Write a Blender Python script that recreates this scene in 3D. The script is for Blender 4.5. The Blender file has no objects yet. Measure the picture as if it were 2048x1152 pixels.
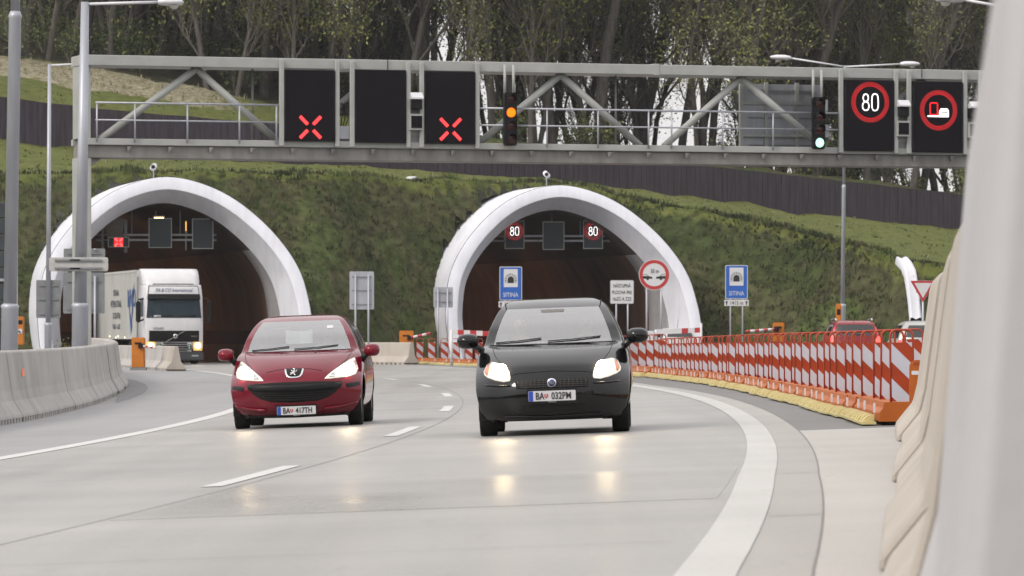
import bpy, bmesh, math, random
from mathutils import Vector, Matrix, noise
random.seed(7)
R = math.radians
scene = bpy.context.scene
COL = scene.collection

# ---------------------------------------------------------------- camera, sky, sun, exposure
F = 10000.0            # focal length in photo pixels (2048 wide)
HC = 1.084             # camera height over the lane divider
HOR = 678.0            # row of the horizon in the photo
cam_d = bpy.data.cameras.new('camera')
cam = bpy.data.objects.new('camera', cam_d); COL.objects.link(cam)
cam.location = (0, 0, HC); cam.rotation_euler = (R(90), 0, 0)
cam_d.sensor_width = 36; cam_d.lens = F/2048*36
cam_d.shift_y = (HOR-576)/2048
cam_d.clip_start = 0.3; cam_d.clip_end = 6000
cam_d.dof.use_dof = True; cam_d.dof.focus_distance = 68; cam_d.dof.aperture_fstop = 10
scene.camera = cam
HAZE = .00010

SUN_EL, SUN_AZ = 38.0, -128.0
world = bpy.data.worlds.new('World'); scene.world = world; world.use_nodes = True
wn = world.node_tree; wn.nodes.clear()
sky = wn.nodes.new('ShaderNodeTexSky'); sky.sky_type = 'NISHITA'; sky.sun_disc = False
sky.sun_elevation = R(SUN_EL); sky.sun_rotation = R(SUN_AZ); sky.dust_density = 4; sky.air_density = 1.3
hs = wn.nodes.new('ShaderNodeHueSaturation'); hs.inputs['Saturation'].default_value = 0.22
bg = wn.nodes.new('ShaderNodeBackground'); bg.inputs['Strength'].default_value = 0.14
wo = wn.nodes.new('ShaderNodeOutputWorld')
cl = wn.nodes.new('ShaderNodeMix'); cl.data_type = 'RGBA'; cl.inputs['Factor'].default_value = .72     # overcast: cloud over most of the sky
tcw = wn.nodes.new('ShaderNodeTexCoord'); sxw = wn.nodes.new('ShaderNodeSeparateXYZ'); wn.links.new(tcw.outputs['Generated'], sxw.inputs[0])
rw = wn.nodes.new('ShaderNodeValToRGB'); wn.links.new(sxw.outputs['Z'], rw.inputs['Fac'])      # overcast: brighter overhead than at the horizon
rw.color_ramp.elements[0].position = 0.; rw.color_ramp.elements[0].color = (6.6, 6.45, 6.45, 1)
rw.color_ramp.elements[1].position = .75; rw.color_ramp.elements[1].color = (10.6, 10.3, 10.3, 1)
wn.links.new(rw.outputs[0], cl.inputs['B'])
wn.links.new(sky.outputs[0], hs.inputs['Color']); wn.links.new(hs.outputs[0], cl.inputs['A']); wn.links.new(cl.outputs['Result'], bg.inputs['Color'])
wn.links.new(bg.outputs[0], wo.inputs['Surface'])
sd = bpy.data.lights.new('sun', 'SUN'); sd.energy = 1.5; sd.angle = R(14); sd.color = (1, .91, .80)
sun = bpy.data.objects.new('sun', sd); COL.objects.link(sun)
sv = Vector((math.sin(R(SUN_AZ))*math.cos(R(SUN_EL)), math.cos(R(SUN_AZ))*math.cos(R(SUN_EL)), math.sin(R(SUN_EL))))
sun.rotation_euler = sv.to_track_quat('Z', 'Y').to_euler()
scene.view_settings.view_transform = 'Standard'; scene.view_settings.look = 'None'
scene.view_settings.exposure = 0.24; scene.view_settings.gamma = 1
scene.cycles.max_bounces = 6; scene.cycles.diffuse_bounces = 3; scene.cycles.glossy_bounces = 3
scene.cycles.transparent_max_bounces = 12; scene.cycles.transmission_bounces = 4
scene.cycles.caustics_reflective = False; scene.cycles.caustics_refractive = False

# ---------------------------------------------------------------- road geometry
def smooth(t):
    t = max(0., min(1., t)); return t*t*(3-2*t)
def C(Y): return -.96-.0007*(Y-78)**2 if Y > -60 else -.96-.0007*138**2     # lane divider
def dC(Y): return -.0014*(Y-78)
def gz(x, Y):                                                                # road surface height
    k = .0365*(1-smooth((Y-70)/110.))
    d = max(-13., min(9., x-C(Y)))
    return k*d
def gp(px, py):                                                              # road point seen at a photo pixel
    z = 0.
    for _ in range(30):
        Y = F*(HC-z)/(py-HOR); x = (px-1024)/F*Y; z = gz(x, Y)
    return Vector((x, Y, z))
def pt(px, py, s):                                                           # point at s pixels per metre
    return Vector(((px-1024)/s, F/s, HC+(HOR-py)/s))
def interp(tab, v):
    if v <= tab[0][0]: return tab[0][1]
    for a, b in zip(tab, tab[1:]):
        if v <= b[0]:
            return a[1]+(b[1]-a[1])*(v-a[0])/(b[0]-a[0])
    return tab[-1][1]

# ---------------------------------------------------------------- materials
MATS = {}
def nodes_of(name):
    m = bpy.data.materials.new(name); m.use_nodes = True
    return m, m.node_tree, m.node_tree.nodes['Principled BSDF']
def mat(name, col, rough=.6, metal=0, var=.12, scale=6, bump=0, coat=0, emit=None, estr=0, spec=.5, detail=4, stretch=None):
    """principled surface whose colour wanders a little with noise"""
    if name in MATS: return MATS[name]
    m, nt, b = nodes_of(name); L = nt.links
    b.inputs['Roughness'].default_value = rough; b.inputs['Metallic'].default_value = metal
    b.inputs['Specular IOR Level'].default_value = spec
    if coat: b.inputs['Coat Weight'].default_value = coat; b.inputs['Coat Roughness'].default_value = .05
    tc = nt.nodes.new('ShaderNodeTexCoord')
    mp = nt.nodes.new('ShaderNodeMapping'); L.new(tc.outputs['Object'], mp.inputs['Vector'])
    if stretch: mp.inputs['Scale'].default_value = stretch
    nz = nt.nodes.new('ShaderNodeTexNoise'); nz.inputs['Scale'].default_value = scale; nz.inputs['Detail'].default_value = detail
    L.new(mp.outputs[0], nz.inputs['Vector'])
    cr = nt.nodes.new('ShaderNodeValToRGB')
    cr.color_ramp.elements[0].position = .3; cr.color_ramp.elements[1].position = .72
    cr.color_ramp.elements[0].color = tuple(max(0, c*(1-var)) for c in col)+(1,)
    cr.color_ramp.elements[1].color = tuple(min(1, c*(1+var)) for c in col)+(1,)
    L.new(nz.outputs['Fac'], cr.inputs['Fac']); L.new(cr.outputs[0], b.inputs['Base Color'])
    if bump:
        bp = nt.nodes.new('ShaderNodeBump'); bp.inputs['Strength'].default_value = bump; bp.inputs['Distance'].default_value = .02
        L.new(nz.outputs['Fac'], bp.inputs['Height']); L.new(bp.outputs[0], b.inputs['Normal'])
    if emit:
        b.inputs['Emission Color'].default_value = tuple(emit)+(1,); b.inputs['Emission Strength'].default_value = estr
    MATS[name] = m
    return m

def concrete(name, col, var=.1, streak=.5, rough=.85, bump=.15):
    """cast concrete: blotches, rain streaks down the face, fine grain"""
    if name in MATS: return MATS[name]
    m, nt, b = nodes_of(name); L = nt.links; N = nt.nodes.new
    b.inputs['Roughness'].default_value = rough
    geo = N('ShaderNodeNewGeometry')
    def nz(scale, vec, det=5):
        n = N('ShaderNodeTexNoise'); n.inputs['Scale'].default_value = scale; n.inputs['Detail'].default_value = det
        L.new(vec, n.inputs['Vector']); return n.outputs['Fac']
    mp = N('ShaderNodeMapping'); mp.inputs['Scale'].default_value = (5, 1.2, .35); L.new(geo.outputs['Position'], mp.inputs['Vector'])
    a = nz(.9, geo.outputs['Position']); s = nz(1.0, mp.outputs[0], 6); g = nz(45, geo.outputs['Position'], 3)
    m1 = N('ShaderNodeMath'); m1.operation = 'MULTIPLY_ADD'; L.new(s, m1.inputs[0]); m1.inputs[1].default_value = streak; L.new(a, m1.inputs[2])
    m2 = N('ShaderNodeMath'); m2.operation = 'MULTIPLY_ADD'; L.new(g, m2.inputs[0]); m2.inputs[1].default_value = .25; L.new(m1.outputs[0], m2.inputs[2])
    mr = N('ShaderNodeMapRange'); mr.inputs['From Min'].default_value = .5; mr.inputs['From Max'].default_value = 1.15
    mr.inputs['To Min'].default_value = 1-var*1.6; mr.inputs['To Max'].default_value = 1+var
    L.new(m2.outputs[0], mr.inputs['Value'])
    mx = N('ShaderNodeVectorMath'); mx.operation = 'SCALE'; mx.inputs[0].default_value = col; L.new(mr.outputs[0], mx.inputs['Scale'])
    L.new(mx.outputs[0], b.inputs['Base Color'])
    bp = N('ShaderNodeBump'); bp.inputs['Strength'].default_value = bump; bp.inputs['Distance'].default_value = .01
    L.new(g, bp.inputs['Height']); L.new(bp.outputs[0], b.inputs['Normal'])
    MATS[name] = m
    return m

def road_mat(name, col, rough, var, worn=0., bumpd=.004, wave=.02):
    """paving: long wear bands in the driving direction, patches, grain, and gloss that changes over the surface"""
    if name in MATS: return MATS[name]
    m, nt, b = nodes_of(name); L = nt.links; N = nt.nodes.new
    geo = N('ShaderNodeNewGeometry')
    def nz(scale, sc, det=5):
        mp = N('ShaderNodeMapping'); mp.inputs['Scale'].default_value = sc; L.new(geo.outputs['Position'], mp.inputs['Vector'])
        n = N('ShaderNodeTexNoise'); n.inputs['Scale'].default_value = scale; n.inputs['Detail'].default_value = det
        L.new(mp.outputs[0], n.inputs['Vector']); return n.outputs['Fac']
    a = nz(1, (.9, .06, 1), 5); p = nz(1, (.25, .035, 1), 4); g = nz(1, (30, 8, 1), 3); cross = nz(1, (.12, .55, 1), 3)
    def madd(x, k, y):
        q = N('ShaderNodeMath'); q.operation = 'MULTIPLY_ADD'; L.new(x, q.inputs[0]); q.inputs[1].default_value = k
        if isinstance(y, float): q.inputs[2].default_value = y
        else: L.new(y, q.inputs[2])
        return q.outputs[0]
    spot = N('ShaderNodeMapRange'); spot.inputs['From Min'].default_value = .64; spot.inputs['From Max'].default_value = .74
    L.new(nz(1, (5, .9, 1), 4), spot.inputs['Value']); track = nz(1, (1.6, .012, 1), 3)
    v = madd(a, .7, madd(p, .9, madd(g, .5, madd(cross, .6, madd(spot.outputs[0], -.22, madd(track, .5, -.27))))))
    mr = N('ShaderNodeMapRange'); mr.inputs['From Min'].default_value = .95; mr.inputs['From Max'].default_value = 1.7
    mr.inputs['To Min'].default_value = 1-var; mr.inputs['To Max'].default_value = 1+var; L.new(v, mr.inputs['Value'])
    mx = N('ShaderNodeVectorMath'); mx.operation = 'SCALE'; mx.inputs[0].default_value = col; L.new(mr.outputs[0], mx.inputs['Scale'])
    L.new(mx.outputs[0], b.inputs['Base Color'])
    rr = N('ShaderNodeMapRange'); rr.inputs['From Min'].default_value = .3; rr.inputs['From Max'].default_value = .7
    rr.inputs['To Min'].default_value = rough-worn; rr.inputs['To Max'].default_value = rough+worn*.6
    L.new(nz(1, (.35, .1, 1), 3), rr.inputs['Value']); L.new(rr.outputs[0], b.inputs['Roughness'])
    bp = N('ShaderNodeBump'); bp.inputs['Strength'].default_value = .25; bp.inputs['Distance'].default_value = bumpd
    L.new(madd(cross, 2., g), bp.inputs['Height'])
    bw = N('ShaderNodeBump'); bw.inputs['Strength'].default_value = 1.; bw.inputs['Distance'].default_value = wave
    L.new(nz(1, (.16, .20, 1), 2), bw.inputs['Height']); L.new(bw.outputs[0], bp.inputs['Normal']); L.new(bp.outputs[0], b.inputs['Normal'])
    MATS[name] = m
    return m

M_CONC = concrete('barrier_concrete', (.36, .345, .33), .18)
M_WALLC = concrete('wall_concrete', (.39, .355, .315), .14, .4)
M_WALLN = concrete('wall_concrete_pale', (.42, .415, .425), .08, .2)
M_PORT = concrete('portal_white', (.585, .595, .65), .09, .8)
M_STEEL = mat('gantry_steel', (.35, .36, .35), .5, .0, .10, 2, .05)
M_STEELD = mat('gantry_steel_dark', (.215, .21, .20), .6, 0, .25, 3, .05, stretch=(1, 1, .3))  # darker steel shared by the walkway, brackets and ties
M_GALV = mat('galvanised', (.37, .385, .43), .45, .35, .12, 3, stretch=(2, 2, .3))
M_GALVD = mat('galvanised_dull', (.20, .21, .22), .5, .2, .12, 3)
M_BLACK = mat('black_plastic', (.010, .010, .012), .5, 0, .2, spec=.2)
M_DISP = mat('display_black', (.007, .006, .009), .6, 0, .3, 30, spec=.12)
M_RUB = mat('tyre_rubber', (.013, .013, .013), .8, 0, .2, 12, spec=.2)
M_WHITE = mat('sign_white', (.58, .58, .60), .4, 0, .04)
M_SRED = mat('sign_red', (.42, .03, .035), .4, 0, .06)
M_SBLUE = mat('sign_blue', (.015, .10, .42), .4, 0, .06)
M_SBLK = mat('sign_black', (.012, .012, .014), .5)
M_ORANGE = mat('orange_plastic', (.38, .088, .004), .5, 0, .14, 4, stretch=(1, 1, .4))
M_ORBOX = mat('orange_cabinet', (.48, .155, .010), .5, 0, .12, 3)
M_REDO = mat('red_orange_frame', (.31, .036, .008), .45, 0, .12, 5)
M_STRIPE = mat('stripe_red', (.31, .034, .004), .4, 0, .12, 5)
M_STRIPEW = mat('stripe_white', (.46, .46, .52), .4, 0, .06, 5)
M_YELLOW = mat('yellow_foot', (.50, .43, .20), .6, 0, .2, 9)
M_LED_R = mat('led_red', (.2, .0, .0), .5, emit=(1, .012, .02), estr=1.7)
M_LED_P = mat('led_red_core', (.3, .05, .05), .5, emit=(1, .10, .10), estr=1.7)
M_LED_W = mat('led_white', (.5, .5, .5), .5, emit=(1, .93, .92), estr=2.0)
M_LAMPW = mat('luminaire_white', (.60, .61, .64), .35, 0, .05)

# ---------------------------------------------------------------- mesh builder and scene tree helpers
class MB:
    def __init__(s): s.v = []; s.f = []; s.m = []; s.sm = []
    def add(s, vs, fs, mi=0, smooth=False):
        o = len(s.v); s.v += [tuple(v) for v in vs]
        for f in fs: s.f.append(tuple(i+o for i in f)); s.m.append(mi); s.sm.append(smooth)
        return s
    def box(s, c, d, mi=0, rz=0, M=None):
        x, y, z = d[0]/2, d[1]/2, d[2]/2
        vs = [Vector((a*x, b*y, e*z)) for e in (-1, 1) for b in (-1, 1) for a in (-1, 1)]
        if rz: vs = [Matrix.Rotation(rz, 3, 'Z') @ v for v in vs]
        if M: vs = [M @ v for v in vs]
        vs = [v+Vector(c) for v in vs]
        return s.add(vs, [(0, 2, 3, 1), (4, 5, 7, 6), (0, 1, 5, 4), (2, 6, 7, 3), (0, 4, 6, 2), (1, 3, 7, 5)], mi)
    def rbox(s, c, d, r=.02, mi=0, M=None):
        """box with rounded upright edges"""
        x, y = d[0]/2, d[1]/2; out = []
        for cx, cy, a0 in ((x-r, y-r, 0), (-x+r, y-r, 90), (-x+r, -y+r, 180), (x-r, -y+r, 270)):
            for k in range(4):
                a = R(a0+30*k); out.append((cx+r*math.cos(a), cy+r*math.sin(a)))
        return s.prism(out, -d[2]/2, d[2]/2, 'Z', mi, Vector(c), M, True)
    def prism(s, poly, a, b, axis='Y', mi=0, c=Vector((0, 0, 0)), M=None, sm=False):
        """2-D outline pushed along an axis ('Y': outline is x,z; 'Z': x,y; 'X': y,z)"""
        def P(p, t):
            v = {'Y': Vector((p[0], t, p[1])), 'Z': Vector((p[0], p[1], t)), 'X': Vector((t, p[0], p[1]))}[axis]
            if M: v = M @ v
            return v+c
        n = len(poly); vs = [P(p, a) for p in poly]+[P(p, b) for p in poly]
        s.add(vs, [tuple(range(n)), tuple(range(2*n-1, n-1, -1))], mi)
        return s.add(vs, [(i, i+n, (i+1) % n+n, (i+1) % n) for i in range(n)], mi, sm)
    def tube(s, pts, r, n=8, mi=0, cap=True, sm=True):
        pts = [Vector(p) for p in pts]; rs = r if isinstance(r, (list, tuple)) else [r]*len(pts)
        rings = []; up = None
        for i, p in enumerate(pts):
            d = (pts[min(i+1, len(pts)-1)]-pts[max(i-1, 0)])
            d = d.normalized() if d.length > 1e-9 else Vector((0, 0, 1))
            if up is None: up = Vector((1, 0, 0)) if abs(d.x) < .8 else Vector((0, 1, 0))
            a = (up-d*up.dot(d)).normalized(); b = d.cross(a); up = a
            rings += [p+(a*math.cos(2*math.pi*k/n)+b*math.sin(2*math.pi*k/n))*rs[i] for k in range(n)]
        fs = [(i*n+k, i*n+(k+1) % n, (i+1)*n+(k+1) % n, (i+1)*n+k) for i in range(len(pts)-1) for k in range(n)]
        s.add(rings, fs, mi, sm)
        if cap: s.add(rings[:n], [tuple(range(n-1, -1, -1))], mi); s.add(rings[-n:], [tuple(range(n))], mi)
        return s
    def lathe(s, prof, n=20, axis='Z', c=Vector((0, 0, 0)), mi=0, sm=True):
        """profile (radius, height) turned about an axis"""
        vs = []
        for r, h in prof:
            for k in range(n):
                a = 2*math.pi*k/n; u, w = r*math.cos(a), r*math.sin(a)
                vs.append(Vector({'Z': (u, w, h), 'Y': (u, h, w), 'X': (h, u, w)}[axis])+Vector(c))
        return s.add(vs, [(i*n+k, i*n+(k+1) % n, (i+1)*n+(k+1) % n, (i+1)*n+k) for i in range(len(prof)-1) for k in range(n)], mi, sm)
    def disc(s, c, r, n=20, axis='Y', mi=0, sx=1., sz=1.):
        vs = []
        for k in range(n):
            a = 2*math.pi*k/n; u, w = r*sx*math.cos(a), r*sz*math.sin(a)
            vs.append(Vector({'Z': (u, w, 0), 'Y': (u, 0, w), 'X': (0, u, w)}[axis])+Vector(c))
        return s.add(vs, [tuple(range(n))], mi)
    def grid(s, rows, mi=0, sm=True, closed=False):
        n = len(rows[0]); vs = [v for r in rows for v in r]; k = n if closed else n-1
        return s.add(vs, [(i*n+j, i*n+(j+1) % n, (i+1)*n+(j+1) % n, (i+1)*n+j) for i in range(len(rows)-1) for j in range(k)], mi, sm)
    def mesh(s, name, mats):
        me = bpy.data.meshes.new(name); me.from_pydata(s.v, [], s.f)
        for m in (mats if isinstance(mats, (list, tuple)) else [mats]): me.materials.append(m)
        me.polygons.foreach_set('material_index', s.m); me.polygons.foreach_set('use_smooth', s.sm)
        me.update(); return me
    def build(s, name, mats, parent=None, fix=True):
        me = s.mesh(name, mats)
        if fix:
            bm = bmesh.new(); bm.from_mesh(me)
            bmesh.ops.remove_doubles(bm, verts=bm.verts, dist=1e-5)
            bmesh.ops.recalc_face_normals(bm, faces=bm.faces); bm.to_mesh(me); bm.free()
        o = bpy.data.objects.new(name, me); COL.objects.link(o)
        if parent: o.parent = parent
        return o
def bevel(o, w=.01, seg=2, ang=40):
    """round the hard edges of an object's mesh"""
    bm = bmesh.new(); bm.from_mesh(o.data)
    es = [e for e in bm.edges if len(e.link_faces) == 2 and e.calc_face_angle(0) > R(ang)]
    bmesh.ops.bevel(bm, geom=es, offset=w, segments=seg, affect='EDGES', clamp_overlap=True)
    bm.to_mesh(o.data); bm.free(); return o
def tag(o, label=None, cat=None, group=None, kind=None):
    if label: o['label'] = label
    if cat: o['category'] = cat
    if group: o['group'] = group
    if kind: o['kind'] = kind
    return o
def empty(name, loc, label, cat, rz=0, group=None, rot=None):
    o = bpy.data.objects.new(name, None); COL.objects.link(o); o.empty_display_size = .3
    o.location = loc; o.rotation_euler = rot or (0, 0, rz)
    return tag(o, label, cat, group)
def kids(o): return [c for c in bpy.data.objects if c.parent == o]
def copy_tree(o, parent=None, kd=None):
    c = o.copy(); COL.objects.link(c)
    if parent: c.parent = parent
    for ch in (kd[o] if kd is not None and o in kd else kids(o)): copy_tree(ch, c, kd)
    return c
def text_mb(txt, h, wide=1., bold=0., M=None, depth=.004, align='CENTER', shear=0.):
    """lettering as a mesh: capital height h, reading along +x in the x-z plane, facing -y"""
    cu = bpy.data.curves.new('lettering', 'FONT'); cu.body = txt; cu.size = h/.69; cu.align_x = align
    cu.offset = bold*h; cu.extrude = depth/2; cu.shear = shear; cu.resolution_u = 3
    ob = bpy.data.objects.new('lettering', cu); COL.objects.link(ob)
    dg = bpy.context.evaluated_depsgraph_get(); me = bpy.data.meshes.new_from_object(ob.evaluated_get(dg))
    mb = MB(); vs = []
    for v in me.vertices:
        p = Vector((v.co.x*wide, -v.co.z, v.co.y))
        vs.append(M @ p if M else p)
    mb.add(vs, [tuple(p.vertices) for p in me.polygons])
    bpy.data.objects.remove(ob); bpy.data.curves.remove(cu); bpy.data.meshes.remove(me)
    return mb
def clip(poly, a, b, c):
    """keep the part of a 2-D polygon where a*x+b*y<=c"""
    out = []
    for i, p in enumerate(poly):
        q = poly[(i+1) % len(poly)]; dp = a*p[0]+b*p[1]-c; dq = a*q[0]+b*q[1]-c
        if dp <= 0: out.append(p)
        if (dp < 0 < dq) or (dq < 0 < dp):
            t = dp/(dp-dq); out.append((p[0]+(q[0]-p[0])*t, p[1]+(q[1]-p[1])*t))
    return out
# ---------------------------------------------------------------- terrain
PORTALS = [(-14.85, 222.0), (3.05, 234.2)]          # foot of each tunnel mouth
OUT = [(0, 6.0), (1.0, 6.12), (2.2, 6.15), (3.85, 5.88), (4.7, 5.5), (5.5, 4.98), (6.3, 4.3), (7.2, 3.3), (7.8, 2.35), (8.2, 1.3), (8.36, .6), (8.42, 0)]
def hw(z): return interp(OUT, z) if z < 8.42 else 0.
def line(pts):
    out = []
    for px, py, Y in pts:
        s = F/Y; out.append(((px-1024)/s, Y, HC+(HOR-py)/s))
    out.sort(); return out
foot = [(-200, 190, 0), (-80, 205, 0), (-40, 216, 0), (-22, 223.2, 0), (-9, 226.5, 0), (-4.5, 234.2, 0), (9.5, 238, 0), (20, 229, 0), (40, 216, 0), (80, 200, 0), (200, 180, 0)]
crest = line([(-400, 350, 226), (0, 350, 230), (170, 343, 232), (450, 343, 234), (640, 348, 236), (760, 358, 239), (1000, 366, 243), (1100, 361, 245), (1250, 392, 245), (1430, 425, 243), (1560, 455, 241), (1700, 490, 237), (1810, 516, 233), (1950, 545, 229), (2400, 600, 222)])
fenceb = line([(-1200, 190, 236), (-400, 240, 244), (0, 280, 250), (170, 298, 252), (500, 325, 256), (760, 340, 260), (1000, 353, 266), (1250, 380, 272), (1560, 420, 280), (1900, 460, 288), (2400, 510, 298), (3600, 560, 310)])
woods = line([(-1200, 0, 292), (-400, 50, 296), (0, 110, 300), (330, 163, 302), (560, 213, 304), (800, 253, 305), (1200, 303, 308), (1560, 343, 312), (1900, 383, 316), (2400, 430, 320), (3600, 500, 330)])
far = [(-220, 430, 52), (-45, 425, 40), (-25, 425, 35), (-11, 420, 27), (-2, 420, 15), (6, 420, 10), (40, 420, 7), (200, 420, 5)]
def at(ln, x):
    return interp([(a, b) for a, b, _ in ln], x), interp([(a, c) for a, _, c in ln], x)
def terrain(x, Y):
    Yf, _ = at(foot, x)
    base = gz(x, min(Y, 260.))-.035
    if Y < -60: return base+48*smooth((-60-Y)/170.)+4*noise.noise(Vector((x*.02, Y*.02, 5)))*smooth((-60-Y)/60.)  # unseen hill added behind the camera to darken the car reflections
    if Y <= Yf: return base
    pts = [(Yf, base)]+[at(l, x) for l in (crest, fenceb, woods, far)]
    z = interp(pts, Y)
    n = noise.noise(Vector((x*.35, Y*.35, 3)))*.28+noise.noise(Vector((x*1.1, Y*1.1, 9)))*.12
    return z+n*smooth((Y-Yf)/3.)
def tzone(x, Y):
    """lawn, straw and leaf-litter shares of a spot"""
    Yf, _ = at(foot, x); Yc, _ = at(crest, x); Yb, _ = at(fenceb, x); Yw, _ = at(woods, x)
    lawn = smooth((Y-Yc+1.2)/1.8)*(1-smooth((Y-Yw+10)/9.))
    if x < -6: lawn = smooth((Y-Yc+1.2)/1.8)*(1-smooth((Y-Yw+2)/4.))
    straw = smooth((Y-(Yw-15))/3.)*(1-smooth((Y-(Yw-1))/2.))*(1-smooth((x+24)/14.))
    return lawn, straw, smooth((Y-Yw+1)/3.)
def spread(a, b, step, ends):
    v = []; t = a
    while t < b: v.append(t); t += step
    lo = [a-e for e in reversed(ends)]; hi = [b+e for e in ends]
    return lo+v+[b]+hi
xs = spread(-44, 44, .55, [3, 8, 16, 30, 60, 120, 400, 1500])
ys = spread(205, 330, .55, [])
ys = [-1500, -800, -400, -300, -260, -230, -200, -175, -150, -125, -100, -80, -60, -40]+[y*8.-16 for y in range(28)]+ys[1:]+[332+4*i for i in range(26)]+[460, 520, 700, 1200, 3000]
ys = sorted(set(round(y, 3) for y in ys if not (200 < y < 205)))
def in_tube(x, Y, z):
    for k, (cx, Y0) in enumerate(PORTALS):
        ax = cx+(C(max(Y, Y0-2))-C(Y0))
        if Y > Y0-1.5 and z < 8.0 and abs(x-ax) < hw(max(z, 0))-.45: return True
    return False
def build_terrain():
    vs = []; col = []
    for y in ys:
        for x in xs:
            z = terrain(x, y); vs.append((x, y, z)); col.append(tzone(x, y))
    n = len(xs); fs = []
    for j in range(len(ys)-1):
        for i in range(n-1):
            x = (xs[i]+xs[i+1])/2; y = (ys[j]+ys[j+1])/2
            q = (j*n+i, j*n+i+1, (j+1)*n+i+1, (j+1)*n+i)
            if y > 215 and -26 < x < 12 and any(in_tube(*vs[k]) for k in q) and max(vs[k][2] for k in q) > .15: continue
            fs.append(q)
    me = bpy.data.meshes.new('ground'); me.from_pydata(vs, [], fs)
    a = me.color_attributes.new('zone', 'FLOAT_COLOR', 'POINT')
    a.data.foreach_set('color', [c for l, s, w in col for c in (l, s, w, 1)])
    me.polygons.foreach_set('use_smooth', [True]*len(fs))
    o = bpy.data.objects.new('ground', me); COL.objects.link(o); tag(o, kind='structure')
    m, nt, b = nodes_of('hill_ground'); L = nt.links; N = nt.nodes.new
    b.inputs['Roughness'].default_value = .95; b.inputs['Specular IOR Level'].default_value = .2
    geo = N('ShaderNodeNewGeometry'); at_ = N('ShaderNodeAttribute'); at_.attribute_name = 'zone'
    sep = N('ShaderNodeSeparateColor'); L.new(at_.outputs['Color'], sep.inputs[0])
    def nz(scale, det=5, sc=None):
        t = N('ShaderNodeTexNoise'); t.inputs['Scale'].default_value = scale; t.inputs['Detail'].default_value = det
        if sc:
            mp = N('ShaderNodeMapping'); mp.inputs['Scale'].default_value = sc; L.new(geo.outputs['Position'], mp.inputs['Vector']); L.new(mp.outputs[0], t.inputs['Vector'])
        else: L.new(geo.outputs['Position'], t.inputs['Vector'])
        return t.outputs['Fac']
    def ramp(f, stops):
        c = N('ShaderNodeValToRGB'); e = c.color_ramp.elements
        while len(e) < len(stops): e.new(.5)
        for q, (p, k) in zip(e, stops): q.position = p; q.color = k+(1,)
        L.new(f, c.inputs['Fac']); return c.outputs[0]
    def mix(f, a, b_):
        q = N('ShaderNodeMix'); q.data_type = 'RGBA'; L.new(f, q.inputs['Factor']); L.new(a, q.inputs['A']); L.new(b_, q.inputs['B']); return q.outputs['Result']
    def edge(ch, f):
        """ragged edge: share plus noise, sharpened"""
        q = N('ShaderNodeMath'); q.operation = 'MULTIPLY_ADD'; L.new(f, q.inputs[0]); q.inputs[1].default_value = .9; L.new(ch, q.inputs[2])
        r = N('ShaderNodeMapRange'); r.inputs['From Min'].default_value = .82; r.inputs['From Max'].default_value = 1.08; L.new(q.outputs[0], r.inputs['Value']); return r.outputs[0]
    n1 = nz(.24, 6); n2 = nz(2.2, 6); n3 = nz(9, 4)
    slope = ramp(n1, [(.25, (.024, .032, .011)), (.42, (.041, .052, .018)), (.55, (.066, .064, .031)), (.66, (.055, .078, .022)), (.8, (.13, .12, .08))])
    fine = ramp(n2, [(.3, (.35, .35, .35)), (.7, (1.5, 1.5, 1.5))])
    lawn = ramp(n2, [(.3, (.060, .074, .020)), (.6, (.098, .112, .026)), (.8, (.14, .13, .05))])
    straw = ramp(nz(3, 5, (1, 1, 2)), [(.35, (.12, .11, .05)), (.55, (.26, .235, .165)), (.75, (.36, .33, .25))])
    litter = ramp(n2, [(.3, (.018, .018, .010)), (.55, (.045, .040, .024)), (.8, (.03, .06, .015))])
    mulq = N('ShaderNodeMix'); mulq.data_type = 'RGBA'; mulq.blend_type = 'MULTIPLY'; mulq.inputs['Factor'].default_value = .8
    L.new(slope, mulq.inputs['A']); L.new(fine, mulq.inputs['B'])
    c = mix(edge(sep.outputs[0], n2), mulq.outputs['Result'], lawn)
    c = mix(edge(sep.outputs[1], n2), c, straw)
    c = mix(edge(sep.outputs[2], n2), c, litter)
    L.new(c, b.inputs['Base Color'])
    bp = N('ShaderNodeBump'); bp.inputs['Strength'].default_value = .55; bp.inputs['Distance'].default_value = .2
    ad = N('ShaderNodeMath'); ad.operation = 'MULTIPLY_ADD'; L.new(n3, ad.inputs[0]); ad.inputs[1].default_value = .5; L.new(n2, ad.inputs[2])
    L.new(ad.outputs[0], bp.inputs['Height']); L.new(bp.outputs[0], b.inputs['Normal'])
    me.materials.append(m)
build_terrain()

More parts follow.
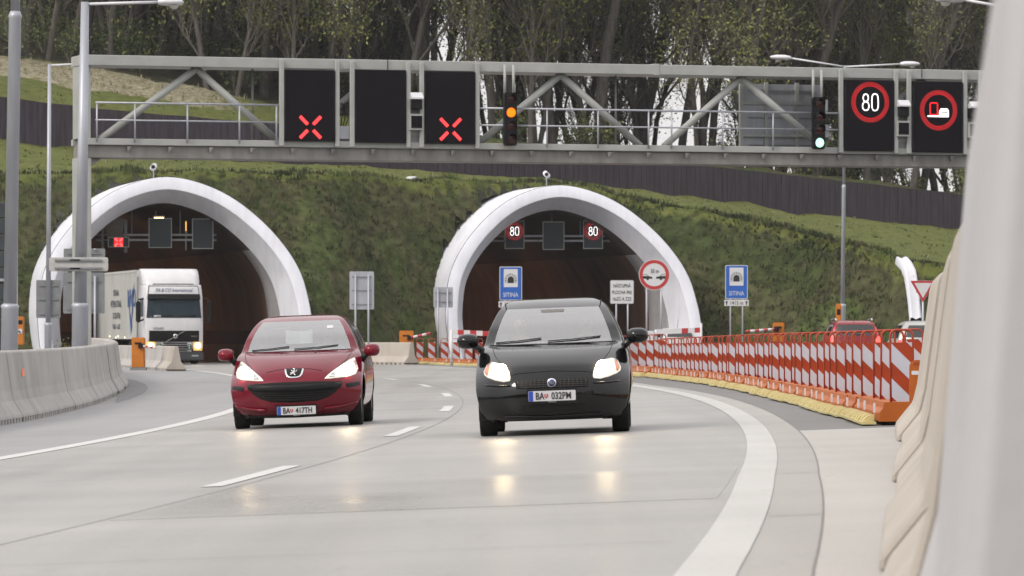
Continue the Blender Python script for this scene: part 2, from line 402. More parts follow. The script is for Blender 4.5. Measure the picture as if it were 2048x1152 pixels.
# tufts that roughen the banks: too many to count, one object
def build_grass():
    rnd = random.Random(3); mb = MB(); n = 0
    while n < 17000:
        if rnd.random() < .78:
            x = rnd.uniform(-36, 42); Yf, _ = at(foot, x); Yc, _ = at(crest, x); Y = rnd.uniform(Yf, Yc+1.5); kind = 0
        else:
            x = rnd.uniform(-42, 44); Yc, _ = at(crest, x); Yw, _ = at(woods, x); Y = rnd.uniform(Yc, Yw); kind = 1
        z = terrain(x, Y)
        if z < .12 or in_tube(x, Y, z-.3) : continue
        big = noise.noise(Vector((x*.3, Y*.3, 0)))
        if kind == 0 and rnd.random() > .75+big: continue
        n += 1
        l, s, w = tzone(x, Y)
        h = rnd.uniform(.08, .26)*(1+.8*max(0, big)) if kind == 0 else rnd.uniform(.06, .16)
        q = noise.noise(Vector((x*.55+7, Y*.55, z*.3)))+rnd.uniform(-.35, .35)
        mi = (0 if q < -.12 else 1 if q < .2 else 2) if kind == 0 else (3 if rnd.random() < .85 else 4)
        if s > .4 and rnd.random() < .8: mi = 4; h *= 2.6
        for _ in range(4 if kind == 0 else 3):
            a = rnd.uniform(0, 6.283); b = rnd.uniform(.02, .055); ln = rnd.uniform(.1, .5)*h
            p = Vector((x+rnd.uniform(-.15, .15), Y+rnd.uniform(-.15, .15), z-.02))
            d = Vector((math.cos(a), math.sin(a), 0)); t = Vector((-d.y, d.x, 0))
            mb.add([p-d*b, p+d*b, p+t*ln+Vector((rnd.uniform(-.1, .1), -.05, h))], [(0, 1, 2)], mi)
    ms = [mat('bank_dark_tuft', (.030, .044, .014), .9), mat('bank_brown_tuft', (.075, .068, .034), .9), mat('bank_green_tuft', (.070, .100, .026), .9), mat('lawn_tuft', (.092, .110, .028), .9), mat('straw_tuft', (.28, .25, .17), .9)]
    o = mb.build('grass', ms, fix=False); tag(o, 'short rough grass growing over the tunnel bank', 'grass', kind='stuff')
build_grass()

# ---------------------------------------------------------------- paving
M_ROAD = road_mat('road_concrete', (.272, .262, .250), .43, .26, .10, wave=.03)
M_SHLD = road_mat('shoulder_asphalt', (.24, .237, .242), .6, .14, .06)
M_ASPH = road_mat('asphalt', (.15, .146, .142), .7, .12, .05)
M_APRON = road_mat('apron_concrete', (.385, .372, .35), .7, .16, .05)
M_GUT = road_mat('gutter_concrete', (.32, .31, .295), .75, .14, .05)
M_LINE = road_mat('line_paint', (.50, .50, .49), .5, .06, .05)
M_JOINT = mat('joint_seal', (.195, .188, .18), .8, 0, .2)
M_PATCH = road_mat('patch_asphalt', (.17, .17, .175), .7, .15, .05)
rightline = [(10, 4.28), (20, 4.10), (34, 3.98), (60, 3.95), (104, 3.95), (125, 4.25), (150, 5.2), (178, 6.75), (222, 9.3), (300, 14.)]
def rl(Y): return interp(rightline, Y)
def strip(name, offs, Y0, Y1, m, dz=0., step=2., nx=1, kind='structure', build=True, mb=None):
    """ribbon between two offsets from the lane divider, following the curve and the crossfall"""
    n = max(1, int((Y1-Y0)/step)); rows = []
    for i in range(n+1):
        Y = Y0+(Y1-Y0)*i/n; a, b = (f(Y) if callable(f) else f for f in offs)
        rows.append([Vector((C(Y)+a+(b-a)*k/nx, Y, gz(C(Y)+a+(b-a)*k/nx, Y)+dz)) for k in range(nx+1)])
    mb = mb or MB(); mb.grid(rows, sm=name != 'smooth_slab')
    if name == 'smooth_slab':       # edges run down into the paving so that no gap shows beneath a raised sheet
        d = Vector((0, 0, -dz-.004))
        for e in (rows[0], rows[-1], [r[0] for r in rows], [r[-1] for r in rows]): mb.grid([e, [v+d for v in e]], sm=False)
    if build: return tag(mb.build(name, m), kind=kind)
def Lft(Y): return -3.88
strip('road', (lambda Y: -3.88, lambda Y: rl(Y)+.13), -30, 300, M_ROAD, nx=6)
strip('left_shoulder', (lambda Y: -12., lambda Y: -3.88), -30, 300, M_SHLD, nx=3)
strip('gutter', (lambda Y: rl(Y)+.13, lambda Y: rl(Y)+.42), -30, 112, M_GUT)
strip('apron', (lambda Y: rl(Y)+.42, lambda Y: 16.), -30, 50.4, M_APRON, nx=3)
strip('asphalt', (lambda Y: rl(Y)+.42, lambda Y: 30. if Y < 150 else 30+(Y-150)*.05), 50.4, 112, M_ASPH, nx=5)
strip('asphalt_far', (lambda Y: rl(Y)+.13, lambda Y: 30. if Y < 150 else 30+(Y-150)*.05), 112, 300, M_ASPH, nx=5)
mb = MB(); strip('', (lambda Y: rl(Y)-.13, lambda Y: rl(Y)+.12), -20, 228, None, .005, mb=mb, build=False)
tag(mb.build('edge_line', road_mat('worn_line_paint', (.43, .425, .41), .6, .16, .05)), kind='structure')
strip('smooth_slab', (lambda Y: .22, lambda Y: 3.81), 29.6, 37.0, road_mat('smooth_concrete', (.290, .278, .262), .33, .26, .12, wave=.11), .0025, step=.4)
strip('edge_line', (-3.87, -3.63), -20, 300, M_LINE, .005)
mb = MB(); k = -3
while True:
    Yc = 39.7+19.05*k; k += 1
    if Yc > 222: break
    strip('', (-.13, .03), Yc-3.05, Yc+3.05, None, .005, mb=mb, build=False, step=1)
tag(mb.build('lane_line', M_LINE), kind='structure')
strip('lane_joint', (.157, .167), -20, 130, M_JOINT, .004)
strip('gutter_joint', (lambda Y: rl(Y)+.416, lambda Y: rl(Y)+.426), -20, 112, M_JOINT, .004)
mb = MB()
for i in range(12):
    strip('', (lambda Y: rl(Y)+.13, lambda Y: rl(Y)+.42), 26.2+i*8.4, 26.2+i*8.4+.03, None, .004, mb=mb, build=False)
for i in (0, 1, 3, 4, 5, 6, 7, 8, 9):
    Y = 14+i*9.3; strip('', (lambda Y: -3.6, lambda Y: 3.8), Y, Y+.012, None, .004, mb=mb, build=False)
tag(mb.build('cross_joint', M_JOINT), kind='structure')
# darker repair patch by the end of the left barrier
pc = [gp(*q) for q in ((232, 806), (262, 797), (288, 786), (297, 777), (290, 768), (270, 760), (240, 757))]
mb = MB(); mb.add([(p.x, p.y, p.z+.004) for p in pc], [tuple(range(len(pc)))]); tag(mb.build('asphalt_patch', M_PATCH), kind='structure')

# ---------------------------------------------------------------- tunnel mouths
M_LIN = mat('tunnel_lining', (.17, .092, .060), .8, 0, .25, .8, stretch=(1, 1, .3))  # brown cast of the sodium lighting put into the lining colour
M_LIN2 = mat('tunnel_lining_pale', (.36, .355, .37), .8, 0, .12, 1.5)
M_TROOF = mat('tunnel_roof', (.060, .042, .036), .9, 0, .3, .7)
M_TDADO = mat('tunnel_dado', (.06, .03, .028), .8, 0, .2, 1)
def outline(n=64):
    """half widths resampled evenly along the arch, left foot to right foot"""
    half = []; N_ = 300
    for i in range(N_+1):
        t = i/N_; a = t*math.pi/2
        z = 8.42*math.sin(a)**1.0 if t < 1 else 8.42
        half.append(Vector((hw(z), 0, z)))
    full = [Vector((-p.x, 0, p.z)) for p in half]+[p for p in reversed(half[:-1])]
    d = [0]
    for a, b in zip(full, full[1:]): d.append(d[-1]+(b-a).length)
    out = []; j = 0
    for i in range(n+1):
        t = d[-1]*i/n
        while j < len(d)-2 and d[j+1] < t: j += 1
        k = (t-d[j])/max(1e-9, d[j+1]-d[j]); out.append(full[j].lerp(full[j+1], k))
    for _ in range(2):      # fair the sampled arch
        out = [out[0]]+[(a+b*2+c)/4 for a, b, c in zip(out, out[1:], out[2:])]+[out[-1]]
    return out
def inset(o, d):
    r = []
    for i, p in enumerate(o):
        a, b = o[max(0, i-1)], o[min(len(o)-1, i+1)]; t = (b-a).normalized()
        nrm = Vector((t.z, 0, -t.x)); q = p+nrm*d
        r.append(Vector((q.x, 0, max(q.z, 0. if i in (0, len(o)-1) else q.z))))
    r[0].z = r[-1].z = 0.; return r
def portal(cx, Y0, label):
    yaw = -math.atan(dC(Y0))
    root = empty('tunnel_portal', (cx, Y0, 0), label, 'tunnel portal', rz=yaw)
    lean = lambda z: 3.6*(z/8.4)**1.15
    o0 = outline(); o1 = inset(o0, .56); o2 = inset(o0, 1.14); ob = inset(o0, -.02)
    P = lambda o, dy: [Vector((p.x, lean(p.z)+dy, p.z)) for p in o]
    flat = lambda o, y: [Vector((p.x, y, p.z)) for p in o]
    rim = MB(); rim.grid([flat(ob, 11.5), P(ob, .02)], 0, True); rim.grid([P(o0, 0), P(inset(o0, .07), -.03), P(inset(o0, .5), -.03), P(o1, 0)], 0, True)
    r = rim.build('rim', M_PORT, root)
    bv = MB(); bv.grid([P(inset(o0, .565), .01), P(o2, 1.7)], 0, True); bv.build('bevel', M_PORT, root)
    # lining swept along the curving bore (local frame of the portal)
    inv = (Matrix.Translation((cx, Y0, 0)) @ Matrix.Rotation(yaw, 4, 'Z')).inverted()
    ring = [v for v in P(o2, 1.7)]; rows = [ring]; rows.append([Vector((v.x*1.002, 6.2, v.z)) for v in ring])
    for k in range(1, 17):
        Y = Y0+6.2+k*6.
        a = math.atan(dC(Y)); ctr = Vector((cx+C(Y)-C(Y0), Y, 0))
        rows.append([inv @ (ctr+Vector((math.cos(a)*p.x, -math.sin(a)*p.x*-1*-1, p.z))) for p in o2])
    n = len(ring); ln = MB()
    vs = [v for r_ in rows for v in r_]; fs = []; mi = []
    for i in range(len(rows)-1):
        for j in range(n-1):
            z = max(o2[j].z, o2[j+1].z)
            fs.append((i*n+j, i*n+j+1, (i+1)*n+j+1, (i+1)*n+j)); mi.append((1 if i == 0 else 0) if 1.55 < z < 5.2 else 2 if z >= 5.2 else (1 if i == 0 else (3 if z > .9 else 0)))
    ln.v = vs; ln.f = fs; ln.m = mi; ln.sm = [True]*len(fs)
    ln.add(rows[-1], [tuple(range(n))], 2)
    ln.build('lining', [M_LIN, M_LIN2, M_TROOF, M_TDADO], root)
    return root, yaw
pL, yawL = portal(*PORTALS[0], 'white concrete tunnel mouth with a lorry driving out')
pR, yawR = portal(*PORTALS[1], 'white concrete tunnel mouth with two lit 80 signs inside')
# ceiling lamps in the bores
M_TLAMP = mat('tunnel_lamp', (.5, .4, .2), .5, emit=(1, .62, .28), estr=7)
def tunnel_lamp(p, rz, label, L=.55):
    t = empty('tunnel_lamp', p, label, 'lamp', rz)
    MB().box((0, 0, .06), (L+.1, .24, .08)).build('housing', M_GALVD, t)
    MB().box((0, 0, 0), (L, .16, .05)).build('diffuser', M_TLAMP, t)

# ---------------------------------------------------------------- dark fence on the hill
M_FENCE = mat('dark_fence_boards', (.046, .037, .050), .85, 0, .35, 1.4, stretch=(6, 6, .4), detail=6)
def hill_fence():
    pts = []
    px = -700
    while px < 2700:
        x, Y, z = 0, 0, 0
        base = interp([(a, 0) for a, _, _ in fenceb], 0)
        pts.append(px); px += 27
    bl = [(-1200, 190), (-400, 240), (0, 280), (170, 298), (500, 325), (760, 340), (1000, 353), (1250, 380), (1560, 420), (1900, 460), (2400, 510)]
    tl = [(-1200, 130), (-400, 155), (0, 193), (170, 215), (560, 249), (1000, 292), (1250, 318), (1480, 339), (1900, 386), (2400, 440)]
    root = empty('hill_fence', pt(1000, 353, F/266), 'long dark boarded fence along the top of the tunnel bank', 'fence')
    o = root.location; pan = MB(); posts = []; cap = MB()
    xy = [(a, b) for a, b, _ in fenceb]
    W = []
    for px in pts:
        Y = interp([((a/b*F+1024), b) for a, b, _ in fenceb], px); x = (px-1024)/F*Y
        zt = HC+(HOR-interp(tl, px))/F*Y; zb = terrain(x, Y)-.3
        W.append((x, Y, zb, zt+noise.noise(Vector((x*.7, 0, 0)))*.05))
    for a, b in zip(W, W[1:]):
        d = Vector((b[0]-a[0], b[1]-a[1], 0)); nb = 5; nrm = Vector((-d.y, d.x, 0)).normalized()
        for k in range(nb):
            p = Vector(a[:2]+(0,))+d*(k/nb)+nrm*(.02*(k % 2)); q = Vector(a[:2]+(0,))+d*((k+.97)/nb)+nrm*(.02*(k % 2))
            za = a[2]+(b[2]-a[2])*k/nb; zt = a[3]+(b[3]-a[3])*k/nb; zt2 = a[3]+(b[3]-a[3])*(k+1)/nb
            t = nrm*.03
            vs = [p-t-o, q-t-o, q+t-o, p+t-o]
            vs = [v+Vector((0, 0, za)) for v in vs]+[Vector((v.x, v.y, (zt if i in (0, 3) else zt2)-o.z)) for i, v in enumerate(vs)]
            for i in range(4): vs[i].z = za-o.z
            pan.add(vs, [(0, 1, 5, 4), (1, 2, 6, 5), (2, 3, 7, 6), (3, 0, 4, 7), (4, 5, 6, 7)])
        posts.append((a[0]+.02, a[1]+.1, a[2], a[3]-.15))
    pan.build('board_panel', M_FENCE, root, fix=False)
    pm = MB()
    for x, y, z0, z1 in posts[::3]: pm.box((x-o.x, y-o.y, (z0+z1)/2-o.z), (.1, .1, z1-z0))
    pm.build('post', M_GALVD, root)
hill_fence()

# ---------------------------------------------------------------- the wood
M_BARK = mat('bark', (.075, .066, .060), .95, 0, .35, 2.5, .4, stretch=(3, 3, .5))
M_TWIG = mat('twigs', (.165, .145, .12), .95, 0, .25, 1)
M_LEAFA = mat('spring_leaf', (.185, .20, .055), .8, 0, .35, .6)
M_LEAFB = mat('dark_leaf', (.045, .070, .024), .85, 0, .3, .6)
M_IVY = mat('ivy_leaf', (.030, .050, .020), .8, 0, .3, 1)
def leaf_cluster(mb, rnd, p, n, r, size, mi):
    for _ in range(n):
        d = Vector((rnd.gauss(0, 1), rnd.gauss(0, 1), rnd.gauss(0, .8)))*r*.5
        c = p+d; s = size*rnd.uniform(.6, 1.3)
        a = Vector((rnd.uniform(-1, 1), rnd.uniform(-1, 1), rnd.uniform(-1, 1))).normalized(); b = a.orthogonal().normalized()
        mb.add([c-a*s, c+b*s*.5, c+a*s, c-b*s*.5], [(0, 1, 2, 3)], mi)
def make_tree(seed, H, r0, first, leafy, lean, ivy=0., forks=1):
    rnd = random.Random(seed); wood = MB(); crown = MB(); tips = []
    def limb(p, d, L, r, lev):
        n = 9 if lev == 0 else 5 if lev == 1 else 4 if lev == 2 else 3
        pts = [p]; rs = [r]; q = p.copy(); dd = d.copy()
        for i in range(n):
            dd = (dd+Vector((rnd.gauss(0, .075), rnd.gauss(0, .075), rnd.gauss(.05, .04)))*(1+lev*1.0)).normalized()
            q = q+dd*L/n; pts.append(q.copy()); rs.append(r*(1-(.72 if lev else .6)*(i+1)/n))
        (wood if lev < 2 else crown).tube(pts, rs, 9 if lev == 0 else 5 if lev == 1 else 3, 0, cap=False)
        if lev == 0 and ivy:
            for i in range(int(120*ivy)):
                t = rnd.uniform(0, .65); k = int(t*n); w = pts[k].lerp(pts[min(n, k+1)], t*n-k)
                leaf_cluster(crown, rnd, w, 3, rs[k]*2.4, .09, 3)
        if lev >= 3:
            tips.append((pts[-1], L)); return
        nb = [rnd.randint(15, 19), rnd.randint(7, 9), rnd.randint(6, 8)][lev]
        for b in range(nb):
            t = rnd.uniform(first, .98) if lev == 0 else rnd.uniform(.2, 1)
            k = min(n-1, int(t*n)); w = pts[k].lerp(pts[k+1], t*n-k); wr = rs[k]
            ax = (pts[k+1]-pts[k]).normalized(); o = ax.orthogonal().normalized()
            o = Matrix.Rotation(rnd.uniform(0, 6.283), 3, ax) @ o
            ang = R(rnd.uniform(16, 42) if lev == 0 else rnd.uniform(25, 60))
            nd = (ax*math.cos(ang)+o*math.sin(ang)+Vector((0, 0, .15))).normalized()
            nl = L*(rnd.uniform(.16, .34) if lev == 0 else rnd.uniform(.35, .6))
            limb(w, nd, nl, max(.014, min(wr*.5, wr*.45+.01)), lev+1)
    base = Vector((0, 0, -.3))
    for f in range(forks):
        d = Vector((math.sin(lean+(f-.5*(forks-1))*.28), rnd.uniform(-.08, .08), 1)).normalized()
        limb(base+Vector((f*.25, 0, 0)), d, H*(1-.12*f), r0*(1-.2*f), 0)
    for p, L in tips:
        if rnd.random() < leafy: leaf_cluster(crown, rnd, p, rnd.randint(5, 9), 1.1, .115, 1 if rnd.random() < .75 else 2)
    return wood.mesh('trunk', M_BARK), crown.mesh('crown', [M_TWIG, M_LEAFA, M_LEAFB, M_IVY])
KINDS = [
    (make_tree(1, 26, .28, .22, .35, .02), 'tall straight grey trunk with fine bare branches, in the wood behind the fence', 'tree'),
    (make_tree(2, 24, .23, .12, .85, .13), 'leaning tree flecked with yellow green spring leaves, in the wood behind the fence', 'tree'),
    (make_tree(3, 23, .17, .08, .7, -.10), 'slim dark tree branching low with thin leaves, in the wood behind the fence', 'tree'),
    (make_tree(4, 26, .37, .25, .4, -.03, ivy=1.), 'thick ivy clad trunk rising from the wood behind the fence', 'tree'),
    (make_tree(5, 23, .21, .18, .5, .10, forks=2), 'twin stemmed tree with forked trunk in the wood behind the fence', 'tree'),
]
def plant_wood():
    rnd = random.Random(11); placed = []; cnt = 0; protos = {}
    tries = 0
    while cnt < 245 and tries < 9000:
        tries += 1
        Y = 301+rnd.random()**1.4*75; x = rnd.uniform(-.112, .112)*Y
        Yw, _ = at(woods, x)
        if Y < Yw-1: continue
        u = x/Y*F+1024
        if u > 900 and Y > Yw+56 : continue
        if u > 860 and rnd.random() < .16: continue
        if any((x-a)**2+((Y-b)*.6)**2 < 1.5 for a, b in placed): continue
        # thinner spots where the sky shows through
        if any(abs(u-c) < w and rnd.random() < pr for c, w, pr in ((885, 14, .7), (940, 18, .7), (1290, 26, .5), (1215, 12, .4), (1470, 14, .5))): continue
        placed.append((x, Y)); cnt += 1
        k = rnd.choices(range(5), (5, 3, 6, 1.2, 1.4))[0]
        (tm, cm), lab, cat = KINDS[k]
        root = empty('woodland_tree', (x, Y, terrain(x, Y)-.1), lab, cat, rnd.uniform(0, 6.283) if k not in (1, 4) else rnd.choice((0, 3.14))+rnd.uniform(-.5, .5), 'trees of the wood behind the fence')
        root.scale = (1, 1, 1); s = rnd.uniform(.85, 1.15); root.scale = (s, s, s*rnd.uniform(.95, 1.1))
        a = bpy.data.objects.new('trunk', tm); COL.objects.link(a); a.parent = root
        b = bpy.data.objects.new('crown', cm); COL.objects.link(b); b.parent = root
plant_wood()
def make_bush(seed, r, h, n, mi):
    rnd = random.Random(seed); mb = MB()
    for k in range(9):
        a = rnd.uniform(0, 6.283); e = Vector((math.cos(a)*r*rnd.uniform(.3, .9), math.sin(a)*r*rnd.uniform(.3, .9), h*rnd.uniform(.5, 1)))
        mb.tube([Vector((0, 0, -.2)), e*.5+Vector((0, 0, h*.15)), e], [.04, .025, .008], 3, 0, cap=False)
        for _ in range(n): leaf_cluster(mb, rnd, e*rnd.uniform(.35, 1.05), 5, r*.55, .11, mi if rnd.random() < .7 else 3-mi)
    return mb.mesh('foliage', [M_TWIG, M_LEAFA, M_LEAFB])
BUSH = [(make_bush(1, 1.8, 3.0, 16, 2), 'dark green bush at the edge of the wood'), (make_bush(2, 1.5, 2.2, 14, 1), 'yellow green bush at the edge of the wood'), (make_bush(3, 2.2, 4.2, 18, 2), 'tall shaggy dark shrub under the trees')]
def plant_bushes():
    rnd = random.Random(5)
    for i in range(95):
        left = rnd.random() < .62
        x = rnd.uniform(-34, -2) if left else rnd.uniform(-2, 34)
        Yw, _ = at(woods, x); Y = Yw+(rnd.random()**1.3)*(70 if left else 16)
        k = rnd.choices((0, 1, 2), (3, 2, 3) if left else (3, 3, .4))[0]
        o = bpy.data.objects.new('woodland_bush', BUSH[k][0]); COL.objects.link(o)
        o.location = (x, Y, terrain(x, Y)); o.rotation_euler.z = rnd.uniform(0, 6.28); s = rnd.uniform(.7, 1.25); o.scale = (s, s, s)
        tag(o, BUSH[k][1], 'bush', 'undergrowth bushes of the wood')
plant_bushes()
# ---------------------------------------------------------------- sign gantry
GA = Vector((-11.0, 129.7, 0)); GS = .317; GYAW = math.atan(GS); GL = math.sqrt(1+GS*GS)
def gpx(px, py=None, v=0.):
    """gantry-local (along, across, height) of a photo pixel on the gantry's front plane"""
    k = (px-1024)/F; Y0 = GA.y-GS*GA.x; x = k*Y0/(1-GS*k); Y = Y0+GS*x
    return Vector(((x-GA.x)*GL, v, HC+(HOR-py)/F*Y if py is not None else 0.))
def gworld(p): return Matrix.Translation(GA) @ Matrix.Rotation(GYAW, 4, 'Z') @ Vector(p)
ZT, ZB = 8.46, 6.295
def gantry():
    g = empty('sign_gantry', GA, 'pale steel truss gantry carrying signs and signals over the road', 'gantry', GYAW)
    u0, u1 = gpx(164).x, gpx(2030).x; L = u1-u0; um = (u0+u1)/2; D = 1.3
    def part(name, mb, m=M_STEEL, bv=.012):
        o = mb.build(name, m, g)
        if bv: bevel(o, bv, 1)
        return o
    part('top_chord', MB().box((um, D/2, ZT-.135), (L, D, .27)))
    part('bottom_chord', MB().box((um, .09, ZB-.085), (L, .18, .17)))
    part('bottom_chord', MB().box((um, D-.09, ZB-.085), (L, .18, .17)))
    part('walkway', MB().box((um, D/2+.02, ZB-.335), (L-.1, D-.18, .33)), M_STEELD)
    for px, w in ((174.5, .28), (2010, .5)):
        u = gpx(px).x
        part('column', MB().box((u, D/2, (ZB-.50-.6)/2), (w, D*.8, ZB-.50+.6)))
        part('column', MB().box((u, D/2, (ZT-.27+ZB)/2), (w*.9, D*.8, ZT-.27-ZB)))
    u = gpx(185).x
    part('gusset', MB().prism([(u, ZB-.505), (u+.36, ZB-.505), (u+.05, ZB-.72), (u, ZB-.72)], .4, .55))
    ends = [(205, 398), (398, 562), (590, 768), (768, 940), (962, 1128), (1128, 1288), (1335, 1490), (1490, 1655), (1692, 1850), (1850, 2010)]
    for i, (a, b) in enumerate(ends):
        za, zb = (ZB-.02, ZT-.30) if i % 2 == 0 else (ZT-.30, ZB-.02)
        p, q = gpx(a), gpx(b)
        for v in (.3,):
            part('diagonal_brace', MB().tube([(p.x, v, za), (q.x, v, zb)], .095, 14), M_STEEL, 0)
    for a, b in ((190, 556), (952, 1685)):
        for z, r in ((7.22, .028), (6.77, .022)):
            p, q = gpx(a).x, gpx(b).x
            part('handrail', MB().tube([(p, -.05, z), (q, -.05, z)], r, 8), M_GALV, 0)
    for px in (193, 269, 374, 478, 552, 1093, 1195, 1296, 1342, 1444, 1545):
        u = gpx(px).x; part('handrail_post', MB().tube([(u, -.05, ZB-.1), (u, -.05, 7.22)], .024, 8), M_GALV, 0)
    for px in (562, 673, 703, 815, 842, 953, 1680, 1790, 1816, 1928, 1960):
        u = gpx(px).x; part('sign_post', MB().box((u, -.06, (ZT+ZB)/2-.1), (.12, .1, ZT-ZB+.1)))
    for k in range(22):
        u = u0+1.2+k*1.1
        if u < u1: part('bracket', MB().prism([(u, ZB-.20), (u+.12, ZB-.20), (u+.02, ZB-.34)], .0, .16), M_STEELD, 0)
    for px in (775, 1843):
        u = gpx(px).x; part('cable', MB().tube([(u, -.03, ZT+.02), (u, -.03, ZT-.26)], .012, 5), M_BLACK, 0)
    u = gpx(1313).x; part('joint_plate', MB().box((u, -.008, ZT-.135), (.16, .02, .31)).box((u, D/2, ZT+.012), (.16, D, .02)))
    for px in (520, 860, 1250):
        u = gpx(px).x; part('tie', MB().tube([(u, D*.6, ZT-.27), (u, D*.6, ZB-.05)], .03, 6), M_STEELD, 0)
gantry()

def on_gantry(name, px, py, v, label, cat, group=None):
    p = gpx(px, py, v); return empty(name, gworld(p), label, cat, GYAW, group)
def dots(mb, pts, s, y=-.006):
    for x, z in pts: mb.box((x, y, z), (s, .006, s))
def path_pts(pl, step):
    out = []
    for (x0, z0), (x1, z1) in zip(pl, pl[1:]):
        n = max(1, round(math.hypot(x1-x0, z1-z0)/step))
        out += [(x0+(x1-x0)*k/n, z0+(z1-z0)*k/n) for k in range(n)]
    return out+[pl[-1]]
def oval(cx, cz, a, b, n, p=2.):
    o = []
    for k in range(n+1):
        t = 2*math.pi*k/n; c, s = math.cos(t), math.sin(t)
        o.append((cx+a*math.copysign(abs(c)**(2/p), c), cz+b*math.copysign(abs(s)**(2/p), s)))
    return o
def led_cross(t, cx, cz, r, w):
    for sx, sz in ((1, 1), (1, -1), (-1, 1), (-1, -1)):
        d = Vector((sx, sz)).normalized(); n = Vector((-d.y, d.x)); c = Vector((cx, cz)); a, b = r*.27, r
        q = [c+d*a-n*w/2, c+d*b-n*w/2, c+d*b+n*w/2, c+d*a+n*w/2]
        o = MB().prism([tuple(k) for k in q], -.004, .004).build('led_bar', M_LED_R, t); o.location.y = -.008
        core = MB()
        for off in (-.24, .24): dots(core, path_pts([tuple(c+d*(a+.02)+n*w*off), tuple(c+d*(b-.02)+n*w*off)], w*.42), w*.26, -.008)
        core.build('led_row', M_LED_P, o)
def led_ring(t, cx, cz, r0, r1, n=60, rows=3):
    mb = MB()
    for k in range(rows):
        r = r0+(r1-r0)*k/(rows-1)
        pts = [(cx+r*math.cos(2*math.pi*(i+.5*(k % 2))/n), cz+r*math.sin(2*math.pi*(i+.5*(k % 2))/n)) for i in range(n)]
        dots(mb, pts, (r1-r0)*.21)
    n0 = len(mb.f)
    for k in range(rows):
        r = r0+(r1-r0)*k/(rows-1)
        pts = [(cx+r*math.cos(2*math.pi*(i+.5*(k % 2))/n), cz+r*math.sin(2*math.pi*(i+.5*(k % 2))/n)) for i in range(n)]
        dots(mb, pts, (r1-r0)*.10, -.011)
    for i in range(n0, len(mb.f)): mb.m[i] = 1
    o = mb.build('led_ring', [M_LED_R, M_LED_P], t); o['kind'] = 'stuff'
def led_80(t, cx, cz, h, m=None):
    w = h*.5; st = h*.030
    for txt, pl in (('digit', [oval(cx-w*.58, cz+h*.26, w*.34, h*.225, 26), oval(cx-w*.58, cz-h*.235, w*.42, h*.265, 30)]), ('digit', [oval(cx+w*.62, cz, w*.42, h*.5, 50, 2.9)])):
        mb = MB()
        for p in pl:
            mb.tube([(x, -.008, z) for x, z in p], st, 6)
        mb.build(txt, M_LED_W, t)
def vms(px0, px1, py0, py1, label):
    t = on_gantry('lane_signal', (px0+px1)/2, (py0+py1)/2, -.14, label, 'electronic sign', None)
    a, b = gpx(px0, py1), gpx(px1, py0); a2 = gpx(px0, py0)
    w = b.x-a.x; h = ((a2.z-a.z)+(b.z-gpx(px1, py1).z))/2
    bevel(MB().box((0, .17, 0), (w, .3, h)).build('housing', M_BLACK, t), .015, 1)
    MB().box((0, .01, 0), (w-.04, .02, h-.04)).build('display', M_DISP, t)
    return t, w, h
t, w, h = vms(568, 668, 140, 283, 'black lane signal with red X, beside the gantry column end'); led_cross(t, 0, -.49*h*.62, .40, .085)
t['label'] = 'black lane signal showing a red X, next to the blank one, nearer the gantry column'
vms(708, 810, 140, 286, 'blank black lane signal hanging between two that show a red X')
t, w, h = vms(848, 948, 143, 288, 'black lane signal showing a red X, next to the amber traffic light'); led_cross(t, 0, -.30*h, .40, .085)
t, w, h = vms(1688, 1785, 160, 302, 'black electronic sign with a lit red ring and white 80 on the gantry')
led_ring(t, 0, .356, .445, .535); led_80(t, 0, .356, .45)
t, w, h = vms(1824, 1922, 163, 305, 'black electronic sign with lit lorry overtaking ban in a red ring')
cz = .178; led_ring(t, 0, cz, .445, .535)
mb = MB(); dots(mb, path_pts([(-.245, cz-.12), (-.245, cz+.17), (-.215, cz+.2), (-.06, cz+.2), (-.03, cz+.17), (-.03, cz-.12), (-.245, cz-.12)], .036), .03)
mb.build('lorry_symbol', M_LED_R, t)
mb = MB(); mb.box((-.01, -.006, cz-.165), (.62, .006, .036)); mb.prism([(.02, cz-.14), (.30, cz-.14), (.30, cz-.03), (.26, cz+.05), (.07, cz+.05), (.02, cz-.03)], -.009, -.003)
o = mb.build('car_symbol', M_LED_W, t)
MB().box((.165, -.012, cz-.055), (.2, .004, .03)).build('window_gap', M_DISP, o)

